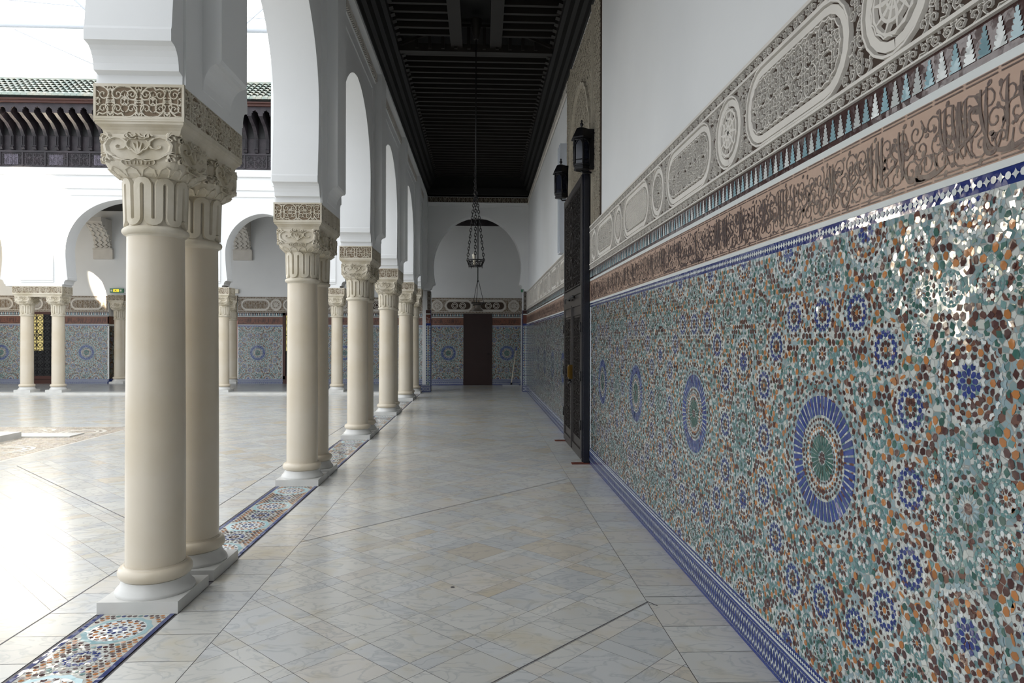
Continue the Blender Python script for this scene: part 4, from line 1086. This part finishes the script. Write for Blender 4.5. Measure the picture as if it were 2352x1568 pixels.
for s, x0 in ((1, -1.27), (-1, 1.11)):
    y = 4.
    while y < YT:
        q.prism([(x0, 6.03), (x0+s*.06, 6.05), (x0, 6.09)], y, y+.10, 'y'); y += .2
q.build('scalloped_edging', 'ceilbeam', ceiling)
# raised central coffer with ribbed gable
q = MB(); q.box(-1.27, 1.11, 10.85, 10.97, 5.96, 6.08); q.box(-1.27, 1.11, 8.80, 8.90, 5.99, 6.14)
for x in (-.47, .13): q.box(x, x+.18, 8.9, 10.85, 6.02, 6.10)
q.build('main_beam', 'ceilbeam', ceiling)
q = MB()
xc = -.08
for x in (-1.0, -.8, -.6, -.4, -.2, 0.04, .24, .44, .64, .84):
    hgt = .30*min(1, 1.45*(1-abs(x-xc)/1.15)); q.box(x-.02, x+.03, 10.80, 10.84, 5.99, 6.03+max(.02, hgt))
q.prism([(xc-1.15, 6.02), (xc-.42, 6.32), (xc+.42, 6.32), (xc+1.15, 6.02), (xc+1.15, 6.06), (xc+.42, 6.36), (xc-.42, 6.36), (xc-1.15, 6.06)], 10.78, 10.83, 'y')
q.build('ribbed_gable', 'ceilbeam', ceiling)
# end room and gallery ceilings
c = MB(); c.box(-17, 1.7, YG+.45, YB+.6, 5.56, 5.75); S(c.build('ceiling_gallery', 'ceilwood'))
q = MB(); q.box(-1.64, 1.36, YB-.03, YB+.03, 5.2, 5.40); S(q.build('trim_2', 'eavewood'))
c = MB(); c.box(-12.9, -6.9, YB+.7, 26.7, 4.6, 4.8); S(c.build('ceiling_hall', 'plaster'))
# wall behind the camera closes the corridor
w = MB(); w.box(-2.1, 1.7, -7.2, -7.0, 0, 6.5); S(w.build('wall_near', 'plaster'))

# ------------------------------------------------------------------ pendant lamps
def chain(mb, a, b, link=.062, r=.006):
    from mathutils import Vector
    A, B = Vector(a), Vector(b); d = B-A; n = max(2, int(d.length/(link*.72))); t = d.normalized()
    u = t.cross(Vector((0, 1, .01))).normalized(); v = t.cross(u)
    for i in range(n):
        c_ = A+d*((i+.5)/n); ax = u if i % 2 else v
        pts = [tuple(c_+t*(link*.5*cos(q*pi/4))+ax*(link*.26*sin(q*pi/4))) for q in range(8)]
        mb.tube(pts, r, 5, closed=True)
t = empty('pendant_lamp', (-.08, 10.5, 2.60), 'black iron crown lamp with white candle holder hanging on three chains, nearer one', 'lamp')
q = MB(); q.tube([(0, 0, 1.10), (0, 0, 3.55)], .009, 8); q.build('rod', 'iron', t)
ringr = .135
for k in range(3):
    a = 2*pi*k/3+.5; q = MB(); chain(q, (ringr*cos(a)*1.05, ringr*sin(a)*1.05, .11), (.012*cos(a), .012*sin(a), 1.12)); q.build('chain', 'iron', t)
q = MB(); chain(q, (-.01, 0, 1.10), (-.01, 0, 1.5)); q.build('hook', 'iron', t)
q = MB(); q.tube(circ3 := [(ringr*cos(i*pi/12), ringr*sin(i*pi/12), .085) for i in range(24)], .009, 6, closed=True)
q.tube([(.10*cos(i*pi/12), .10*sin(i*pi/12), .0) for i in range(24)], .008, 6, closed=True)
for i in range(12):
    a = i*pi/6; b2 = a+.3; q.tube([(ringr*cos(a), ringr*sin(a), .085), (.118*cos(a+.22), .118*sin(a+.22), .045), (.10*cos(a), .10*sin(a), 0)], .006, 5)
    q.tube([(ringr*cos(b2), ringr*sin(b2), .085), (.118*cos(b2-.3), .118*sin(b2-.3), .045), (.10*cos(b2), .10*sin(b2), 0)], .005, 5)
for i in range(6):
    a = i*pi/3+.2; q.tube([(.1*cos(a), .1*sin(a), 0), (.1*cos(a), .1*sin(a), -.035)], [.011, .002], 6)
for i in range(3):
    a = 2*pi*i/3+.5; q.tube([(.14*cos(a)+.018*cos(p*pi/4)*cos(a), .14*sin(a)+.018*cos(p*pi/4)*sin(a), .105+.02*sin(p*pi/4)) for p in range(8)], .005, 5, closed=True)
for a in (0, pi/2): q.tube([(.1*cos(a), .1*sin(a), .005), (-.1*cos(a), -.1*sin(a), .005)], .006, 5)
q.build('openwork_ring', 'iron', t)
q = MB(); q.lathe([(.022, .0), (.024, .02), (.020, .06), (.019, .10), (.024, .13), (.030, .17), (.028, .178), (.010, .18), (.009, .20), (.003, .21)], -.022, 0, 16); q.build('candle_holder', 'ceramic', t)
q = MB(); q.lathe([(.035, 3.40), (.06, 3.5), (.09, 3.7)], n=12); q.build('ceiling_rose', 'ceilbeam', t)
t = empty('pendant_lamp', (-.09, 21.6, 2.42), 'distant hanging lamp with thin chains and a bell-shaped bowl, before the end wall', 'lamp')
q = MB(); q.tube([(0, 0, .85), (0, 0, 3.14)], .016, 6); q.build('rod', 'iron', t)
for k in range(3):
    a = 2*pi*k/3+.3; q = MB(); q.tube([(.19*cos(a), .19*sin(a), .22), (.02*cos(a), .02*sin(a), .9)], .008, 5); q.build('chain', 'iron', t)
q = MB(); q.tube([(.2*cos(i*pi/10), .2*sin(i*pi/10), .2) for i in range(20)], .018, 6, closed=True); q.tube([(.16*cos(i*pi/10), .16*sin(i*pi/10), .14) for i in range(20)], .012, 6, closed=True); q.build('openwork_ring', 'iron', t)
q = MB(); q.lathe([(.18, -.05), (.14, 0), (.09, .06), (.10, .12), (.15, .2)], n=20, cap=False); q.build('glass_bowl', 'bowl', t)

# ------------------------------------------------------------------ far roof eave
ev = empty('trim_3', (-9, YG, 6)); S(ev)
def PE(o): o.location = (9, -YG, -6); return o
q = MB(); q.box(-17, -2.12, YG-.06, YG+.45, 6.05, 6.46); q.box(-17, -2.12, YG-.09, YG, 6.43, 6.48); q.box(-17, -2.12, YG-.02, YG+.4, 6.48, 6.9); PE(q.build('carved_board', 'eavewood', ev))
q = MB(); q.box(-17, -2.12, YG-.03, YG+.4, 6.9, 7.62); PE(q.build('shade_board', 'black', ev))  # board coloured black to paint in the shade between the eave brackets
q = MB(); x = -16.8; i = 0
while x < -2.2:
    if i % 2: q.box(x+.1, x+.46, YG-.066, YG-.055, 6.11, 6.38, 0)
    i += 1; x += .58
PE(q.build('inset_panel', 'eavepanel', ev))
q = MB(); x = -16.8
while x < -2.2:
    q.box(x-.02, x+.02, YG-.085, YG-.055, 6.08, 6.44); mq = on_back(YG-.06); x += .58
arab_fill(q, -16.5, -3.5, 6.1, 6.4, .1, on_back(YG-.06), .01, 0, lo=True); PE(q.build('carved_fretwork', 'eavewood', ev))
x = -15.9; 
prof = [(0, 6.50), (-.10, 6.50), (-.13, 6.56), (-.10, 6.60), (-.10, 6.86), (-.14, 6.92), (-.20, 7.02), (-.34, 7.14), (-.52, 7.22), (-.66, 7.30), (-.68, 7.34), (-.64, 7.52), (0, 7.52)]
me_b = None; nb = 0
while x < -3.4:
    if me_b is None:
        q = MB(); q.prism([(a, z) for a, z in prof], -.045, .045, 'x'); q.box(-.03, -.01, -.12, -.09, 6.62, 6.85); q.box(.01, .03, -.12, -.09, 6.62, 6.85)
        pr = q.build('eave_bracket', 'eavewood', ev); me_b = pr; pr.location = (x+9, 0, -6)
    else:
        o = me_b.copy(); COL.objects.link(o); o.location = (x+9, 0, -6)
    x += .29
# scalloped arches between brackets + fascia
q = MB(); x = -15.9+.145
while x < -3.4:
    n = 18; o = [(x+(.085*(1+.12*cos(q_*1.0*9)))*cos(pi*q_/n), 7.33+(.11*(1+.12*cos(q_*9.0)))*sin(pi*q_/n)) for q_ in range(n+1)]
    for s, e in ((-1, x-.145), (1, x+.145)):
        pts = [p for p in o if (p[0]-x)*s >= -1e-6]; pts = sorted(pts, key=lambda p: p[1])
        ol = [(e, 7.30), (x+s*.085, 7.30)]+pts+[(x, 7.60), (e, 7.60)]
        q.prism(ol, YG-.69, YG-.66, 'y')
    x += .29
PE(q.build('scalloped_fascia', 'eavewood', ev))
q = MB(); q.box(-17, -2.12, YG-.76, YG-.62, 7.54, 7.60); q.box(-17, -2.12, YG-.80, YG+.4, 7.60, 7.64); PE(q.build('eave_board', 'reddoor', ev))
# glazed roof tiles
q = MB(); y0, z0 = YG-.86, 7.66; y1, z1 = YG+.42, 8.50; nrow = 7
x = -16.6; n = 6
q.add([(-17, y0+.04, z0+.025), (-2.12, y0+.04, z0+.025), (-2.12, y1, z1+.025), (-17, y1, z1+.025)], [(0, 1, 2, 3)])
while x < -3.2:
    for r_ in range(nrow):
        t0, t1 = r_/nrow, (r_+1)/nrow+.02
        ya, za = y0+(y1-y0)*t0, z0+(z1-z0)*t0+.03; yb, zb = y0+(y1-y0)*t1, z0+(z1-z0)*t1
        vs = []
        for (yy, zz, rr) in ((ya, za, .077), (yb, zb, .066)):
            for k in range(n+1): an = pi*k/n; vs.append((x+rr*cos(an), yy, zz+rr*sin(an)))
        q.add(vs, [(k, k+1, n+2+k, n+1+k) for k in range(n)], 0, smooth=True)
        if r_ == 0: q.add(vs[:n+1], [tuple(range(n+1))], 0)
    x += .155
q.box(-17, -2.12, y1-.06, y1+.1, z1-.02, z1+.07)
rf = q.build('roof', 'tileroof'); S(rf)
q = MB(); q.box(-17, -2.12, y1, YB+.8, 5.9, z1-.05); S(q.build('roof_body', 'plaster'))
# corridor roof mass (court side parapet and eave)
q = MB(); q.box(-2.1, 1.7, -7.2, 20.4, 6.56, 7.2); S(q.build('roof_corridor', 'plaster'))

# canopy truss over the court
t = empty('canopy_truss', (-8, 18, 9), 'white steel lattice truss of the court canopy above the green roof', 'truss')
def PT(o): o.location = (8, -18, -9); return o
q = MB(); q.tube([(-17, 18.2, 9.42), (-2, 18.2, 9.42)], .065, 12); PT(q.build('lower_chord', 'steel', t))
q = MB(); q.tube([(-17, 18.2, 11.2), (-2, 18.2, 11.2)], .05, 12); PT(q.build('upper_chord', 'steel', t))
for x in (-13.0, -9.6, -6.2, -3.0):
    q = MB(); q.tube([(x, 18.2, 9.42), (x, 18.2, 11.2)], .03, 8); q.tube([(x, 18.2, 9.42), (x-1.9, 18.2, 11.2)], .03, 8); q.tube([(x+.0, 18.2, 9.42), (x+1.9, 18.2, 11.2)], .014, 6); PT(q.build('web_member', 'steel', t))
q = MB(); q.tube([(-17, 17.0, 9.9), (-10, 19.6, 10.5), (-2, 19.6, 10.2)], .012, 6); q.tube([(-11.8, 18.2, 9.3), (-9.9, 19.0, 8.6)], .012, 6); PT(q.build('tie_rod', 'steel', t))

# low basin
t = empty('marble_basin', (-7.7, 8.4, 0), 'low marble basin rim set in the patterned court paving at left edge', 'basin')
q = MB(); 
for r_ in ((.58, .8, -4.4, 2.4), (-.8, -.58, -4.4, 2.4), (-.58, .58, 2.2, 2.4), (-.58, .58, -4.4, -4.2)): q.box(r_[0], r_[1], r_[2], r_[3], 0, .09)
q.build('rim', 'basewhite', t)
q = MB(); q.box(-.58, .58, -4.2, 2.2, 0, .02); q.build('basin_floor', 'stucco', t)
q = MB(); q.box(-.8, 1.5, 2.41, 2.8, .003, .02); q.build('marble_slab', 'basewhite', t)

# ------------------------------------------------------------------ camera
cam = bpy.data.cameras.new('camera'); co = bpy.data.objects.new('camera', cam); COL.objects.link(co)
cam.sensor_width = 36; cam.lens = 1600/2352*36; cam.clip_end = 200
yaw = math.atan(72/1600); pitch = -math.atan(5/1600); roll = R(.15)
from mathutils import Matrix
co.matrix_world = Matrix.Translation((0, 0, 1.5)) @ Matrix.Rotation(-yaw, 4, 'Z') @ Matrix.Rotation(pi/2+pitch, 4, 'X') @ Matrix.Rotation(roll, 4, 'Z')
SC.camera = co
# ------------------------------------------------------------------ world
wd = bpy.data.worlds.new('overcast_sky'); SC.world = wd; wd.use_nodes = True; nt = wd.node_tree
bg = nt.nodes['Background']
tc = N(nt, 'ShaderNodeTexCoord')
def lobe(az, el, power):
    d = (sin(R(az))*cos(R(el)), cos(R(az))*cos(R(el)), sin(R(el)))
    dp = N(nt, 'ShaderNodeVectorMath', operation='DOT_PRODUCT'); dp.inputs[1].default_value = d
    nt.links.new(tc.outputs['Generated'], dp.inputs[0])
    mxx = N(nt, 'ShaderNodeMath', operation='MAXIMUM'); mxx.inputs[1].default_value = 0; nt.links.new(dp.outputs['Value'], mxx.inputs[0])
    pw = N(nt, 'ShaderNodeMath', operation='POWER'); pw.inputs[1].default_value = power; nt.links.new(mxx.outputs[0], pw.inputs[0])
    return pw
lo = lobe(-80, 22, 5)
lo2 = lobe(-35, 28, 10)
mx = N(nt, 'ShaderNodeMix', data_type='RGBA', blend_type='ADD'); mx.inputs[0].default_value = 1
mx.inputs[6].default_value = (1.02, 1.07, 1.13, 1)
sc = N(nt, 'ShaderNodeVectorMath', operation='SCALE'); sc.inputs[0].default_value = (.86, .94, 1.0); nt.links.new(lo.outputs[0], sc.inputs['Scale'])
scm = N(nt, 'ShaderNodeVectorMath', operation='SCALE'); scm.inputs['Scale'].default_value = .35; nt.links.new(sc.outputs[0], scm.inputs[0])
nt.links.new(scm.outputs[0], mx.inputs[7])
mx2 = N(nt, 'ShaderNodeMix', data_type='RGBA', blend_type='ADD'); mx2.inputs[0].default_value = 1
sc2 = N(nt, 'ShaderNodeVectorMath', operation='SCALE'); sc2.inputs[0].default_value = (1.0, .95, .88); nt.links.new(lo2.outputs[0], sc2.inputs['Scale'])
nt.links.new(mx.outputs[2], mx2.inputs[6]); nt.links.new(sc2.outputs[0], mx2.inputs[7])
lo3 = lobe(180, 65, 3)
mx3 = N(nt, 'ShaderNodeMix', data_type='RGBA', blend_type='ADD'); mx3.inputs[0].default_value = 1
sc3 = N(nt, 'ShaderNodeVectorMath', operation='SCALE'); sc3.inputs[0].default_value = (.6, .6, .58); nt.links.new(lo3.outputs[0], sc3.inputs['Scale'])
nt.links.new(mx2.outputs[2], mx3.inputs[6]); nt.links.new(sc3.outputs[0], mx3.inputs[7])
nt.links.new(mx3.outputs[2], bg.inputs['Color']); bg.inputs['Strength'].default_value = 1.6
# low sun through the canopy gap: strikes only the upper far wall
sd = bpy.data.lights.new('sun_shaft', 'SPOT'); sd.energy = 7500000; sd.color = (1, .88, .68); sd.shadow_soft_size = .4; sd.spot_size = 2*math.atan(.95/34); sd.spot_blend = .3
so = bpy.data.objects.new('sun_shaft', sd); COL.objects.link(so); so.location = (-20, -11, 15)
from mathutils import Vector
so.rotation_euler = (Vector((-12.1, 19.15, 4.75))-Vector(so.location)).to_track_quat('-Z', 'Y').to_euler()
# warm gallery lamp in the far left bay
ld = bpy.data.lights.new('gallery_lamp', 'POINT'); ld.energy = 60; ld.color = (1, .78, .45); ld.shadow_soft_size = .3
lo_ = bpy.data.objects.new('gallery_lamp', ld); COL.objects.link(lo_); lo_.location = (-15.2, 20.9, 4.2)

SC.view_settings.view_transform = 'Standard'; SC.view_settings.look = 'None'; SC.view_settings.gamma = 1
SC.view_settings.use_curve_mapping = False
SC.view_settings.exposure = .02
